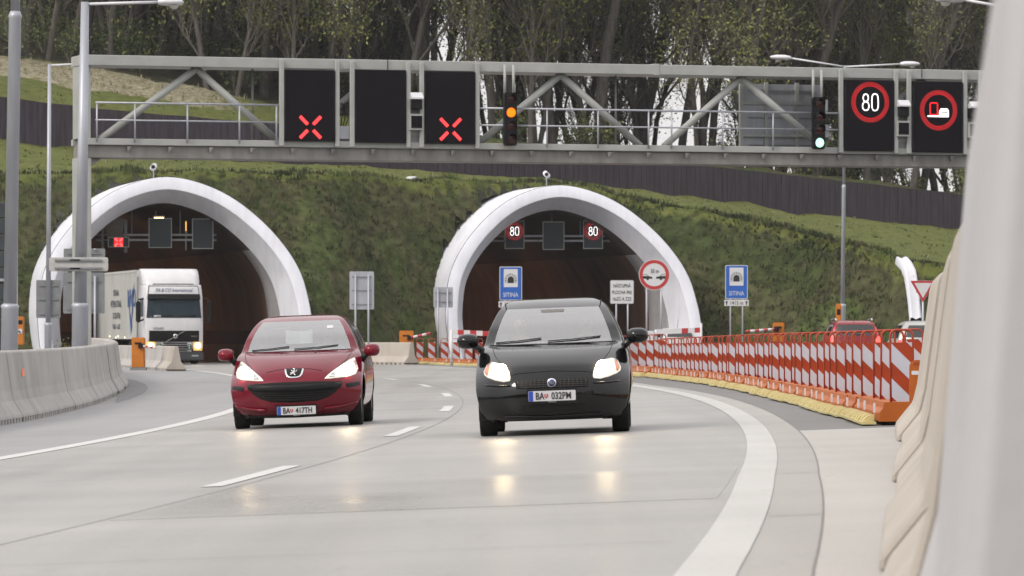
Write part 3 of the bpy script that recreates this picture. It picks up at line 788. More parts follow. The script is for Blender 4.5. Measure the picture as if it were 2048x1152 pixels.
M_AMB = mat('amber_lens_lit', (.4, .1, 0), .4, emit=(1, .12, .0), estr=2.4)
M_GRN = mat('green_lens_lit', (.2, .6, .4), .4, emit=(.42, 1, .66), estr=1.6)
M_LENSD = mat('dark_lens', (.05, .012, .012), .25, 0, .2)
def signal(px, py0, py1, lit, m, label):
    t = on_gantry('traffic_light', px, (py0+py1)/2, -.30, label, 'traffic light')
    h = gpx(px, py0).z-gpx(px, py1).z; w = .345
    bevel(MB().box((0, .12, 0), (w, .2, h)).build('housing', M_BLACK, t), .03, 2)
    MB().tube([(-.12, .2, h/2-.1), (-.12, .2, h/2+.75)], .04, 8).build('hanger', M_STEEL, t)
    MB().tube([(.12, .2, h/2-.1), (.12, .2, h/2+.75)], .04, 8).build('hanger', M_STEEL, t)
    for i in range(4):
        z = h/2-h*(i+.5)/4
        l = MB().lathe([(0, .0), (.09, .004), (.125, .02)], 20, 'Y', (0, 0, z)).build('lens', m if i == lit else M_LENSD, t)
        v = MB(); rows = []
        for r, y in ((.14, .02), (.14, -.16 if i != lit else -.07)):
            rows.append([Vector((r*math.cos(R(a)), y if y > 0 else y*(.35+.65*max(0, math.sin(R(a)))), z+r*math.sin(R(a)))) for a in range(-20, 201, 11)])
        v.grid(rows); v.grid([[p*1. for p in rows[1]], [Vector((p.x*.96, p.y, z+(p.z-z)*.96)) for p in rows[1]], [Vector((p.x*.96, p.y, z+(p.z-z)*.96)) for p in rows[0]]])
        v.build('visor', M_BLACK, t)
signal(1016, 186, 292, 1, M_AMB, 'traffic light on the gantry with its amber lamp lit')
signal(1632, 195, 299, 3, M_GRN, 'traffic light on the gantry with its green lamp lit')
def sensor(px, py0, py1, label):
    t = on_gantry('traffic_detector', px, (py0+py1)/2, -.12, label, 'detector', 'detectors on the gantry')
    h = gpx(px, py0).z-gpx(px, py1).z; w = .36
    MB().box((0, .2, 0), (w, .06, h)).build('plate', M_STEEL, t)
    z = h/2-.1
    MB().prism([(-.05, z+.16), (.16, z+.04), (.16, z-.02), (-.20, z-.02), (-.20, z+.02)], -w*.45, w*.45, 'X').build('hood', M_LAMPW, t)
    bevel(MB().box((0, 0, z-.16), (w*.8, .25, .26)).build('camera_box', M_BLACK, t), .015, 1)
    f = MB().box((0, .02, z-.62), (w*1.02, .2, .42)).build('frame', M_STEEL, t)
    MB().box((0, -.085, z-.62), (w*.82, .02, .32)).build('screen', M_DISP, t)
    MB().box((0, .165, z-1.15), (w*.85, .02, .36)).build('hatch', M_GALVD, t)
sensor(829, 190, 285, 'white hooded detector over a square screen, between two lane signals')
sensor(1802, 205, 298, 'white hooded detector beside the lit 80 sign on the gantry')
sensor(1945, 208, 300, 'white hooded detector at the blurred wall end of the gantry')
t = on_gantry('control_box', 688, 265, .0, 'small grey control box with loose cables between two lane signals', 'control box')
bevel(MB().box((0, .1, 0), (.3, .2, .34)).build('box', M_GALV, t), .01, 1)
for k in range(4):
    MB().tube([(-.12+.06*k, .1, .16), (-.14+.09*k, .02, .4), (.1-.05*k, .05, .62), (-.12+.08*k, .1, .8)], .014, 5).build('cable', M_BLACK, t)
t = on_gantry('control_box', 1652, 238, .1, 'small grey control box with a looped cable beside the green traffic light', 'control box')
bevel(MB().box((0, .1, .35), (.2, .2, .35)).box((.02, .1, -.32), (.22, .2, .35)).build('box', M_GALV, t), .01, 1)
MB().tube([(.08+.13*math.cos(a*.35), -.03, .04+.16*math.sin(a*.35)) for a in range(19)], .014, 5).build('cable', M_BLACK, t)
t = on_gantry('direction_sign', 1606, 231, 1.65, 'large grey sign seen from its ribbed back, behind the gantry truss', 'road sign')
MB().box((0, .05, 0), (2.35, .04, 1.85)).build('panel', M_GALV, t)
for x in (-.45, .45): MB().box((x, -.0, -.0), (.1, .06, 1.95)).build('rib', M_STEEL, t)
for z in (-.48, .40): MB().box((0, -.06, z), (2.4, .06, .08)).build('rail', M_STEEL, t)
for z in (-.75, 0, .75): MB().box((0, .0, z), (1.9, .03, .03)).build('rail', M_GALVD, t)
MB().box((-1.2, -.05, 0), (.1, .1, 2.1)).build('post', M_STEEL, t)

# ---------------------------------------------------------------- signs inside the tunnel mouths
def tunnel_beam(px0, px1, py, Y, label):
    s = F/Y; p = pt((px0+px1)/2, py, s); L = (px1-px0)/s
    t = empty('sign_beam', p, label, 'sign beam')
    for z in (.1, -.13): bevel(MB().box((0, .3, z), (L, .14, .10)).build('rail', M_GALV, t), .01, 1)
    for k in range(5):
        x = -L/2+L*(k+.5)/5; MB().box((x, .3, .65), (.05, .05, 1.15)).build('hanger', M_GALVD, t)
tunnel_beam(190, 432, 474, 228.5, 'twin rail sign beam inside the tunnel with the lorry')
tunnel_beam(962, 1246, 476, 241, 'twin rail sign beam inside the tunnel with the two 80 signs')
M_DISPB = mat('display_blue_black', (.012, .020, .030), .5, 0, .3, 20)
def tunnel_sign(px0, px1, py0, py1, Y, label):
    s = F/Y; p = pt((px0+px1)/2, (py0+py1)/2, s); w = (px1-px0)/s; h = (py1-py0)/s
    t = empty('tunnel_sign', p, label, 'electronic sign')
    fr = MB(); e = .035
    for c, d in (((0, 0, h/2), (w, .06, e)), ((0, 0, -h/2), (w, .06, e)), ((-w/2, 0, 0), (e, .062, h+e)), ((w/2, 0, 0), (e, .062, h+e))): fr.box(c, d)
    fr.build('frame', M_STEEL, t)
    MB().box((0, .04, 0), (w-e, .03, h-e)).build('display', M_DISPB, t)
    MB().box((0, .2, 0), (w*.9, .25, h*.9)).build('housing', M_GALVD, t)
    return t, w, h
t, w, h = tunnel_sign(217, 258, 475, 494, 227.7, 'low small electronic sign with red X under a grey cabinet inside the tunnel'); t.location.y -= .1
o = MB().box((0, .018, 0), (.42, .01, h-.04)).build('glow_panel', mat('led_dim_red', (.2, .005, .005), .5, emit=(1, .02, .02), estr=.9), t)
for sx, sz in ((1, 1), (1, -1), (-1, 1), (-1, -1)):
    d = Vector((sx, sz)).normalized(); n = Vector((-d.y, d.x)); a, b = .07, .24; q = [d*a-n*.045, d*b-n*.045, d*b+n*.045, d*a+n*.045]
    MB().prism([tuple(k) for k in q], -.0, .012).build('led_bar', M_LED_P, t)
tunnel_sign(298, 343, 437, 495, 227.7, 'blank electronic sign under the yellow lamp inside the tunnel')
tunnel_sign(385, 426, 438, 497, 227.7, 'blank electronic sign inside the tunnel, farther from the yellow lamp')
for a, b, lab in ((1010, 1048, 'tunnel electronic sign with a lit 80 above the blue tunnel sign'), (1167, 1205, 'tunnel electronic sign with a lit 80 nearer the round distance sign')):
    t, w, h = tunnel_sign(a, b, 442, 497, 240.2, lab); zc = h*.13
    led_ring(t, 0, zc, .33, .41, 44, 2)
    led_80(t, 0, zc, .40)
    for c in kids(t):
        if c.name.startswith(('led', 'digit')): c.location.y = .01
tunnel_sign(1086, 1128, 444, 499, 240.2, 'blank electronic sign between the two lit 80 signs in the tunnel')
t = empty('tunnel_cabinet', pt(227, 457, F/228.2), 'pale hanging cabinet above the small red X inside the tunnel', 'cabinet')
MB().prism([(-.4, .45), (.5, .45), (.38, -.4), (-.3, -.4)], -.1, .25).build('cabinet_body', mat('cabinet_paint', (.17, .15, .14), .6), t)
for x in (-.5, .56): MB().box((x, 0, -.35), (.12, .2, 1.5)).build('side_post', M_GALVD, t)
tunnel_lamp(pt(318, 435.5, F/228.0), 0, 'lit yellow lamp bar above the blank sign inside the tunnel', .42)
t = empty('warning_lamp', pt(372, 462, F/228), 'thin upright amber lamp strip beside the farther blank tunnel sign', 'lamp')
MB().box((0, 0, -.2), (.06, .06, 1.35)).build('strip_body', M_GALVD, t)
MB().box((0, -.035, .22), (.05, .02, .42)).build('lamp_strip', mat('amber_strip', (.4, .2, .02), .5, emit=(1, .5, .1), estr=1.2), t)
# lights down the bores
for cx, Y0, lab in ((PORTALS[0][0], PORTALS[0][1], 'ceiling lamp deep in the tunnel behind the lorry'), (PORTALS[1][0], PORTALS[1][1], 'ceiling lamp deep in the tunnel with the two 80 signs')):
    for k in range(6):
        Y = Y0+24+k*11.; x = cx+C(Y)-C(Y0)
        for sx in (0.,):
            t = empty('tunnel_lamp', (x+sx, Y, 7.08), lab, 'lamp', -math.atan(dC(Y)), 'ceiling lamps of the '+('lorry' if cx < 0 else 'car')+' tunnel')
            MB().box((0, 0, .06), (.4, 1.8, .1)).build('housing', M_GALVD, t)
            MB().box((0, 0, -.005), (.3, 1.6, .03)).build('diffuser', mat('bore_lamp', (.5, .35, .2), .5, emit=(1, .52, .28), estr=48), t)

# ---------------------------------------------------------------- cctv cameras on the tunnel crowns
def cctv(px, py, s, flip, label):
    p = pt(px, py, s); t = empty('cctv_camera', p, label, 'camera')
    MB().tube([(0, 0, -.75), (0, 0, -.2), (-.1*flip, 0, -.12)], .025, 8).build('stem', M_GALV, t)
    bevel(MB().box((0, 0, 0), (.22, .5, .24), M=Matrix.Rotation(R(-18), 3, 'X') @ Matrix.Rotation(R(20*flip), 3, 'Z')).build('camera_housing', M_LAMPW, t), .05, 2)
    MB().lathe([(.09, -.27), (.07, -.28), (0, -.275)], 14, 'Y').build('camera_lens', M_BLACK, t)
cctv(307, 334, 44.2, 1, 'white camera on a stem above the crown of the lorry tunnel')
cctv(1093, 349, 41.8, -1, 'white camera on a stem above the crown of the car tunnel')

# ---------------------------------------------------------------- road signs and sign backs
def sign_post(t, x, z0, z1, r=.035, y=.05, m=None): return MB().tube([(x, y, z0), (x, y, z1)], r, 10).build('post', m or M_GALV, t)
def rrect(w, h, r, n=5):
    o = []
    for cx, cz, a0 in ((w/2-r, h/2-r, 0), (-w/2+r, h/2-r, 90), (-w/2+r, -h/2+r, 180), (w/2-r, -h/2+r, 270)):
        o += [(cx+r*math.cos(R(a0+90*k/n)), cz+r*math.sin(R(a0+90*k/n))) for k in range(n+1)]
    return o
def lettering(t, txt, x, y, z, h, wide=.8, m=None, bold=.01, name='lettering'):
    return text_mb(txt, h, wide, bold, Matrix.Translation((x, y, z-h/2))).build(name, m or M_SBLK, t)
def tunnel_info(px, py, s, gz_, label):
    p = pt(px, py, s); t = empty('road_sign', p, label, 'road sign')
    W, H = 1.0, 1.5
    MB().prism(rrect(W, H, .06), 0, .03).build('panel', M_WHITE, t)
    MB().prism(rrect(W-.06, H-.06, .045), -.004, .0).build('blue_field', M_SBLUE, t)
    MB().prism(rrect(.62, .80, .02), -.008, -.004, c=Vector((0, 0, .24))).build('white_field', M_WHITE, t)
    arch = [(.14*math.cos(R(a)), .18+.14*math.sin(R(a))) for a in range(0, 181, 12)]+[(-.14, .02), (.14, .02)]
    MB().prism(arch, -.012, -.008).build('tunnel_symbol', M_SBLK, t)
    st = MB()
    for k in range(11):
        a = R(-10+20*k); c, s_ = math.cos(a), math.sin(a)
        if s_ > -.2: st.add([(c*.17-s_*.012, -.010, .18+s_*.17+c*.012), (c*.17+s_*.012, -.010, .18+s_*.17-c*.012), (c*.27+s_*.02, -.010, .18+s_*.27-c*.02), (c*.27-s_*.02, -.010, .18+s_*.27+c*.02)], [(0, 1, 2, 3)])
    for k in range(4):
        for sx in (-1, 1): st.box((sx*.22, -.010, .03+.035*k), (.10, .003, .010))
    st.build('stone_arch_symbol', M_SBLK, t)
    lettering(t, 'SITINA', 0, -.008, -.5, .19, .82, M_WHITE, .005)
    MB().prism(rrect(1.08, .28, .03), 0, .03, c=Vector((0, 0, -.925))).build('plate', M_WHITE, t)
    lettering(t, '1415 m', 0, -.004, -.925, .17, .82, M_SBLK, .015)
    for sx in (-.44, .44):
        MB().prism([(sx-.07, -.92), (sx, -.82), (sx+.07, -.92), (sx+.025, -.92), (sx+.025, -1.03), (sx-.025, -1.03), (sx-.025, -.92)], -.004, -.001).build('arrow', M_SBLK, t)
    for sx in (-.27, .27): sign_post(t, sx, gz_-p.z-.1, .7)
tunnel_info(1021.5, 567, 45, 0., 'blue tunnel sign in front of the car tunnel, half hidden by the black car')
tunnel_info(1473, 564, 45, 0., 'blue tunnel sign on two posts before the grass bank')
p = pt(1244, 584, 46); t = empty('road_sign', p, 'white square text sign on two posts before the car tunnel', 'road sign')
MB().prism(rrect(.98, .98, .05), 0, .03).build('panel', M_WHITE, t)
MB().prism(rrect(1.03, 1.03, .07), .004, .026).build('edge', M_GALV, t)
for k, txt in enumerate(('NÁSTUPNÁ', 'PLOCHA PRE', 'HaZÚ A ZZS')): lettering(t, txt, 0, -.004, .27-.285*k, .15, .68, M_SBLK, .02)
for sx in (-.25, .25): sign_post(t, sx, -p.z-.1, .4)
p = pt(1308.5, 549.5, 46); t = empty('road_sign', p, 'round red ringed 50 m distance sign between two facing cars', 'road sign')
MB().lathe([(0, 0), (.67, 0), (.67, .03), (0, .03)], 48, 'Y', sm=False).build('panel', M_WHITE, t)
MB().lathe([(.50, -.005), (.645, -.005), (.645, 0), (.50, 0)], 48, 'Y', sm=False).build('red_ring', M_SRED, t)
lettering(t, '50 m', .02, -.004, .16, .17, .72, M_SBLK, .02)
for sg in (-1, 1):
    cx = .25*sg; M = lambda q: [(cx+sg*x, z-.12) for x, z in q]
    c_ = MB().prism(M([(-.17, -.05), (-.17, .0), (-.14, .035), (-.02, .05), (.05, .06), (.24, .07), (.24, -.05)]), -.006, -.001)
    c_.prism(M([(-.03, .05), (.10, .145), (.24, .155), (.24, .135), (.11, .125), (.01, .05)]), -.006, -.001)
    c_.lathe([(0, -.007), (.055, -.007)], 16, 'Y', (cx+sg*.04, 0, -.18)); c_.build('car_symbol', M_SBLK, t)
for sx in (-.33, .30): sign_post(t, sx, -p.z-.1, .4, .04)
p = pt(1846, 576, 62); t = empty('yield_sign', p, 'red edged white give way triangle beside the concrete wall end', 'road sign')
def tri(a): return [(-a, a*.577), (a, a*.577), (0, -a*1.155)]
MB().prism(tri(.41), 0, .03).build('panel', M_WHITE, t); 
MB().prism(tri(.40), -.003, 0).build('red_border', M_SRED, t); MB().prism(tri(.28), -.006, -.003).build('white_field', M_WHITE, t)
sign_post(t, 0, -p.z-.1, .2)
def sign_back(px0, px1, py0, py1, s, posts, rails, label, z0=-.2, m=None, name='road_sign', r=.04):
    cx, cy = (px0+px1)/2, (py0+py1)/2; p = pt(cx, cy, s); w = (px1-px0)/s; h = (py1-py0)/s
    t = empty(name, p, label, 'road sign')
    bevel(MB().prism(rrect(w, h, .05), .04, .07).build('panel', m or M_GALV, t), .004, 1)
    for q in rails: MB().box((0, .02, (cy-q)/s), (w*.8, .04, .045)).build('rail', M_GALVD, t)
    for q in posts: MB().tube([((q-cx)/s, -.03, z0-p.z), ((q-cx)/s, -.03, h*.42)], r, 10).build('post', M_GALV, t)
    return t
sign_back(699, 748, 543, 619, 48, (711, 737), (554, 581, 609), 'tall grey sign seen from behind on two posts between the tunnels')
sign_back(867, 906, 574, 615, 46, (876, 895), (586, 604), 'small square grey sign seen from behind beside the car tunnel mouth')
sign_back(72, 121, 560, 636, 57, (), (571, 599, 628), 'grey sign seen from behind, clamped to the thin pole beside the tunnel', m=M_GALVD)
sign_back(126, 209, 545, 627, 62, (190,), (563, 618), 'large dark grey sign seen from behind beside the gantry column', m=M_GALVD)
sign_back(127, 210, 497, 541, 62, (190,), (507,), 'small dark grey sign seen from behind, above the large one by the gantry column', z0=4., m=M_GALVD)
t = sign_back(100, 218, 515, 543, 86, (), (521, 537), 'narrow pale sign board clamped across the lamp post before the gantry column', m=mat('sign_back_pale', (.42, .42, .41), .5))
t.location.y -= .28
for zz in (.1, -.1): MB().box((-.08, .15, zz), (.24, .30, .04)).build('clamp', M_GALVD, t)

# ---------------------------------------------------------------- street lamps
def lamp_post(base, top, z_col, r, arms, label, r_low=None, zc2=None):
    """pole with a thicker foot; arms: list of (dx, dz) reaching sideways from the top"""
    t = empty('street_lamp', base, label, 'street lamp'); o = Vector(base); top = Vector(top)-o
    d = top/top.z; zf = z_col-o.z
    MB().tube([d*-.5*0+Vector((0, 0, -.3)), d*(zf-.06), d*zf, d*(zf+.05)], [r_low or r*1.45]*2+[(r_low or r*1.45)*1.12, r], 18).build('pole_foot', M_GALV, t)
    if zc2:
        z2 = zc2-o.z
        MB().tube([d*zf, d*(z2-.05), d*z2, d*(z2+.1)], [r, r*.92, r*1.02, r*.72], 18).build('pole', M_GALV, t)
        MB().tube([d*z2, top], [r*.72, r*.62], 16).build('pole_top', M_GALV, t)
    else: MB().tube([d*zf, top], [r, r*.62], 18).build('pole', M_GALV, t)
    for dx, dz, L in arms:
        e = top+Vector((dx, 0, dz)); sg = 1 if dx > 0 else -1
        MB().tube([top+Vector((0, 0, -.05)), e], .035, 10).build('arm', M_LAMPW, t)
        rows = []
        for k, (x, w, hu, hd) in enumerate(((0, .06, .04, .04), (.05, .13, .08, .07), (.3, .17, .11, .09), (.7, .16, .10, .09), (.93, .11, .05, .07), (1., .04, .01, .03))):
            rows.append([e+Vector((sg*(x*L-.05), w*math.cos(a*math.pi/8), (hu if math.sin(a*math.pi/8) > 0 else hd)*math.sin(a*math.pi/8)+dz*x*.15)) for a in range(16)])
        h_ = MB().grid(rows, closed=True).build('luminaire', M_LAMPW, t)
        MB().lathe([(.01, -.17), (.08, -.15), (.13, -.08)], 16, 'Z', e+Vector((sg*(.62*L-.05), 0, 0))).build('bowl', mat('lamp_bowl', (.55, .55, .52), .15, 0, .05), h_)
b = pt(25, 700, 100); lamp_post((b.x-.08, b.y, -.1), (b.x+.12, b.y, 11.5), pt(20, 612, 100).z, .135, [(2.2, .1, .9)], 'grey lamp post at the picture edge before the mesh wall', .17, pt(30, 32, 100).z)
b = pt(160, 720, 86); lamp_post((b.x-.02, b.y, 0), (pt(170, 4, 86).x, b.y, pt(170, 4, 86).z), pt(160, 610, 86).z, .15, [(pt(320, 4, 86).x-pt(170, 4, 86).x, 0.0, .6)], 'tall grey lamp post standing before the gantry column', .19)
b = pt(96, 720, 57); lamp_post((b.x, b.y, 0), (pt(99, 128, 57).x, b.y, pt(99, 128, 57).z), pt(96, 648, 57).z, .095, [(1.3, .02, .8)], 'thin far lamp post with a grey sign back clamped to it', .13)
b = pt(1684, 690, 50); tp = pt(1690, 131, 50); lamp_post((b.x, b.y, 0), (tp.x, tp.y, tp.z), pt(1684, 610, 50).z, .085, [(-2.2, .30, .85), (2.25, .06, .80)], 'double armed lamp post rising behind the gantry', .13, pt(1687, 374, 50).z)
tp = pt(2020, 12, 84); lamp_post((tp.x+.05, tp.y, .1), (tp.x, tp.y, tp.z), 2.2, .12, [(-1.15, .16, .7)], 'lamp post behind the blurred wall, only its lamp head showing', .16)

# ---------------------------------------------------------------- concrete barriers
def arc_pts(poly, L, gap=.02):
    """cut a polyline (x, Y) into pieces of length L"""
    d = [0.]
    for a, b in zip(poly, poly[1:]): d.append(d[-1]+math.hypot(b[0]-a[0], b[1]-a[1]))
    def at_(s):
        for i in range(len(d)-1):
            if s <= d[i+1]+1e-6:
                t = (s-d[i])/(d[i+1]-d[i]); return (poly[i][0]+(poly[i+1][0]-poly[i][0])*t, poly[i][1]+(poly[i+1][1]-poly[i][1])*t)
        return poly[-1]
    out = []; s = 0.
    while s < d[-1]-.5: out.append((at_(s), at_(min(d[-1], s+L-gap)))); s += L
    return out
def barrier(P, Q, prof, label, group, m, name='concrete_barrier', pads=True, cham=.018):
    """one precast piece whose road-side foot runs from P to Q; prof = (distance from that foot, height)"""
    a = Vector((P[0], P[1], gz(*P))); b = Vector((Q[0], Q[1], gz(*Q))); d = b-a; L = d.length
    yaw = math.atan2(d.y, d.x)-math.pi/2
    t = empty(name, a, label, 'barrier', yaw, group)
    pitch = d.z/L; M = lambda x, y, z: Vector((x, y, z+pitch*y))
    vs = [M(x, 0, z) for x, z in prof]+[M(x, L, z) for x, z in prof]; n = len(prof)
    mb = MB().add(vs, [tuple(range(n)), tuple(range(2*n-1, n-1, -1))]+[(i, i+n, (i+1) % n+n, (i+1) % n) for i in range(n)])
    bevel(mb.build('barrier_body', m, t), cham, 1, 20)
    if pads:
        pm = MB(); xs_ = [p[0] for p in prof]; c = (min(xs_)+max(xs_))/2; w = max(xs_)-min(xs_); k = int(L/.42)
        for i in range(k):
            y = (i+.5)*L/k; pm.box((c, y, .035+pitch*y), (w-.01, .28, .075))
        pm.build('base_pad', m, t)
    return t
def jersey(h, w, top, sgn, z0=.0):
    """half-and-half safety barrier outline"""
    p = [(0, z0), (0, z0+.05), (.16*w, .27*h), (.20*w, .42*h), (.27*w+.02, h-.07), (.27*w+.05, h)]
    p = p+[(w-x, z) for x, z in reversed(p)]
    return [(sgn*x, z) for x, z in p]
# near wall on the right: its far end stands where the apron meets the asphalt
wtop = [(.515, 4.6), (.86, 8.6), (1.45, 15.5), (1.835, 19.4), (2.535, 28.3), (3.53, 40.4), (4.205, 49.5)]
wbase = [(x-.39, y) for x, y in wtop][::-1]
PROFW = [(0, 0), (0, .06), (.17, .27), (.215, .45), (.335, 1.36), (.35, 1.42), (.38, 1.48), (.66, 1.48), (.70, 1.42), (.72, 1.36), (.82, .45), (.86, .27), (1.03, .06), (1.03, 0)]
rnd = random.Random(4)
PROFN = [(.12, 0), (.12, .06), (.22, .27), (.27, .45), (.345, 1.36), (.355, 1.42), (.38, 1.48), (.66, 1.48), (.70, 1.42), (.72, 1.36), (.82, .45), (.86, .27), (1.03, .06), (1.03, 0)]
segs = arc_pts(wbase, 6.05, .10)
for i, (P, Q) in enumerate(segs):
    j = (-.02, .02, -.015, .02, -.02, .015, -.01, 0, 0, 0)[i]
    lab = 'tall pale concrete wall piece ending the wall beside the orange marker' if i == 0 else 'tall blurred concrete wall piece nearest the viewer' if i == len(segs)-1 else 'tall pale concrete wall piece along the apron edge'
    near = Q[1] < 9.5
    g = None if i in (0, len(segs)-1) else 'middle pieces of the tall concrete wall'
    barrier((Q[0]+j, Q[1]), (P[0]+j, P[1]), PROFN if near else PROFW, lab, g, M_WALLN if near else M_WALLC, 'concrete_wall', pads=False, cham=.018)
# run of barriers on the left
lb = [(C(Y)-6.9-max(0, Y-80)*.005, Y) for Y in range(48, 172, 2)]
PROFL = [(-.75, .055), (-.75, .10), (-.60, .34), (-.56, .50), (-.48, 1.10), (-.46, 1.14), (-.29, 1.14), (-.27, 1.10), (-.19, .50), (-.15, .34), (0, .10), (0, .055)]
for i, (P, Q) in enumerate(arc_pts(lb, 4.05, .06)):
    has = P[1] < 82.5 <= Q[1]
    j = rnd.uniform(-.025, .025)
    t = barrier((P[0]+j, P[1]), (Q[0]+j+rnd.uniform(-.02, .02), Q[1]), PROFL, 'grey concrete barrier piece with an orange reflector on it' if has else 'plain grey concrete barrier piece in the long run beside the shoulder', None if has else 'plain barriers of the left run', M_CONC, cham=.035)
    if has: MB().box((-.195, 82.5-P[1], .78), (.02, .10, .125)).build('reflector', mat('reflector_orange', (.9, .17, .02), .4, emit=(1, .18, .02), estr=.35), t)  # emits faintly in place of the light the reflector throws back
PROFS = [(-.7, .05), (-.7, .10), (-.5, .32), (-.42, .80), (-.40, .84), (-.28, .84), (-.26, .80), (-.18, .32), (0, .10), (0, .05)]
lb2 = [(C(Y)-4.25, Y) for Y in range(169, 203, 2)]
for i, (P, Q) in enumerate(arc_pts(lb2, 4.05)):
    barrier(P, Q, PROFS, 'low concrete barrier piece with a pale bare end before the lorry' if i == 0 else 'low concrete barrier piece in the short run before the lorry', None if i == 0 else 'low barriers before the lorry', M_WALLC if i == 0 else M_CONC)
for i, (P, Q) in enumerate(arc_pts([(-4.55, 211.5), (-9.0, 220.8)], 3.3)):
    barrier(P, Q, [(-x, z*1.12) for x, z in PROFS], 'concrete barrier piece between the tunnels with a pale sloping end' if i == 0 else 'concrete barrier piece between the tunnels, beyond the pale end', None if i == 0 else 'barriers between the tunnels', M_WALLC)
for i, (P, Q) in enumerate(arc_pts([(12.2, 196), (20.5, 187)], 4)):
    barrier(P, Q, PROFS, 'concrete barrier piece at the foot of the bank behind the red and the silver car', 'barriers at the foot of the bank', M_WALLC)

# ---------------------------------------------------------------- orange and white channelizing panels
def make_panel(L):
    """panel, hoop frame, orange kerb length and yellow foot; built at the origin facing -y"""
    t = bpy.data.objects.new('channelizer', None); COL.objects.link(t)
    W, z0, z1 = .232, .235, .895
    fr = MB(); pl = [(-W/2, .1)]+[(-W/2, z1-.03)]+[(-W/2+.06*(1-math.cos(R(a))), z1+.02+.06*math.sin(R(a))) for a in range(0, 91, 30)]
    pl = pl+[(-x, z) for x, z in reversed(pl)]
    fr.tube([(x, 0, z) for x, z in pl], .0125, 8); fr.build('hoop_frame', M_REDO, t)
    rect = [(-W/2+.008, z0), (W/2-.008, z0), (W/2-.008, z1-.05), (-W/2+.008, z1-.05)]
    MB().prism(rect, -.004, .012).build('panel', M_STRIPE, t)
    st = MB(); p = .36; slope = 1.0
    for k in range(-2, 6):
        c0 = z1-.06-.36-W/2+p*(k-1)+.18; q = clip(clip(rect, -slope, -1, -c0), slope, 1, c0+.185)
        q = clip(clip(rect, -slope, -1, -(c0)), slope, 1, c0+.19)
        if len(q) > 2: st.prism(q, -.008, -.004)
    st.build('white_stripe', M_STRIPEW, t)
    kb = MB().prism([(-.16, .03), (-.16, .12), (-.12, .17), (-.11, .23), (.15, .23), (.16, .17), (.22, .12), (.22, .03)], 0., L*.985, 'Y', 0, Vector((-.08, -.06, 0)))
    kb.build('kerb_block', M_ORANGE, t)
    ft = MB()
    n = 4
    for i in range(n):
        y0 = L*i/n; y1 = L*(i+.94)/n; ym = (y0+y1)/2
        ft.box((-.345, ym, .014), (.15, (y1-y0), .026))
        rows = [[Vector((-.28-.12*math.cos(R(a)), y, .025+.075*math.sin(R(a)))) for y in (ym-.09, ym-.04, ym+.04, ym+.09)] for a in range(0, 91, 15)]
        ft.grid(rows); ft.add([Vector((-.28, ym-.09, .025))]+[r[0] for r in rows], [tuple(range(len(rows)+1))]); ft.add([Vector((-.28, ym+.09, .025))]+[r[-1] for r in rows], [tuple(range(len(rows), -1, -1))])
    ft.build('yellow_foot', M_YELLOW, t)
    MB().box((-.285, .05, .17), (.02, .05, .10)).build('reflector', M_WHITE, t)
    return t
STEP = 1.8
proto = make_panel(STEP)
chp = [gp(*q) for q in ((1808, 849), (1740, 831), (1660, 812), (1575, 792), (1500, 776), (1385, 760), (1270, 749.3), (1100, 739), (955, 731.5), (822, 727))]
xy = [(p.x, p.y) for p in chp]
for _ in range(2):           # round the polyline
    xy = [xy[0]]+[q for a, b in zip(xy, xy[1:]) for q in ((a[0]*.75+b[0]*.25, a[1]*.75+b[1]*.25), (a[0]*.25+b[0]*.75, a[1]*.25+b[1]*.75))]+[xy[-1]]
GRP = 'orange and white striped panels along the road'
kd = {proto: kids(proto)}; rnd = random.Random(8)
def put_panel(x, y, yaw, label, o=None, group=GRP):
    o = o or copy_tree(proto, None, kd)
    o.location = (x, y, gz(x, y)+.004); o.rotation_euler = (rnd.uniform(-.004, .004), rnd.uniform(-.015, .015), yaw+rnd.uniform(-.012, .012))
    return tag(o, label, 'channelizer', group)
pcs = arc_pts(xy, STEP, 0); kf = next(i for i, q in enumerate(pcs) if q[0][1] > 128); pcs = pcs[:kf]+[(pcs[i][0], pcs[min(i+1, len(pcs)-1)][1]) for i in range(kf, len(pcs)-1, 2)]
for i, (P, Q) in enumerate(pcs):
    yaw = math.atan2(Q[1]-P[1], Q[0]-P[0])-math.pi/2
    lab = 'striped orange and white panel on a yellow foot in the long curving row'
    if i == 0: lab = 'nearest striped panel of the long row, beside the plain orange marker'
    o = put_panel(P[0]+rnd.uniform(-.03, .03), P[1], yaw, lab, proto if i == 0 else None, None if i == 0 else GRP)
    if i >= kf: o.scale = (1.35, 2., 1.12)
for i in range(4):
    put_panel(5.35+i*.30, 66.5-i*1.2, -.1, 'striped panel of the short second row, behind the nearest panels', None, 'striped panels of the second row')
# plain orange marker post
p = Vector((4.085, 50.4, gz(4.085, 50.4))); t = empty('marker_post', p, 'plain orange marker post with rounded top before the striped panels', 'marker post')
pl = [(-.08, 0), (.08, 0), (.08, .58)]+[(.08*math.cos(R(a)), .60+.07*math.sin(R(a))) for a in range(15, 166, 15)]+[(-.08, .58)]
bevel(MB().prism(pl, -.03, .03).build('post_body', M_ORANGE, t), .01, 2)
MB().prism([(-.045, .615), (.045, .615), (.035, .645), (-.035, .645)], -.033, -.029).build('handle_slot', mat('slot_dark', (.25, .05, .01), .8), t)
MB().prism(rrect(.07, .04, .008), -.033, -.029, c=Vector((-.025, 0, .54))).build('sticker', M_WHITE, t)
MB().box((-.02, .0, .02), (.16, .2, .04)).build('foot', M_BLACK, t)

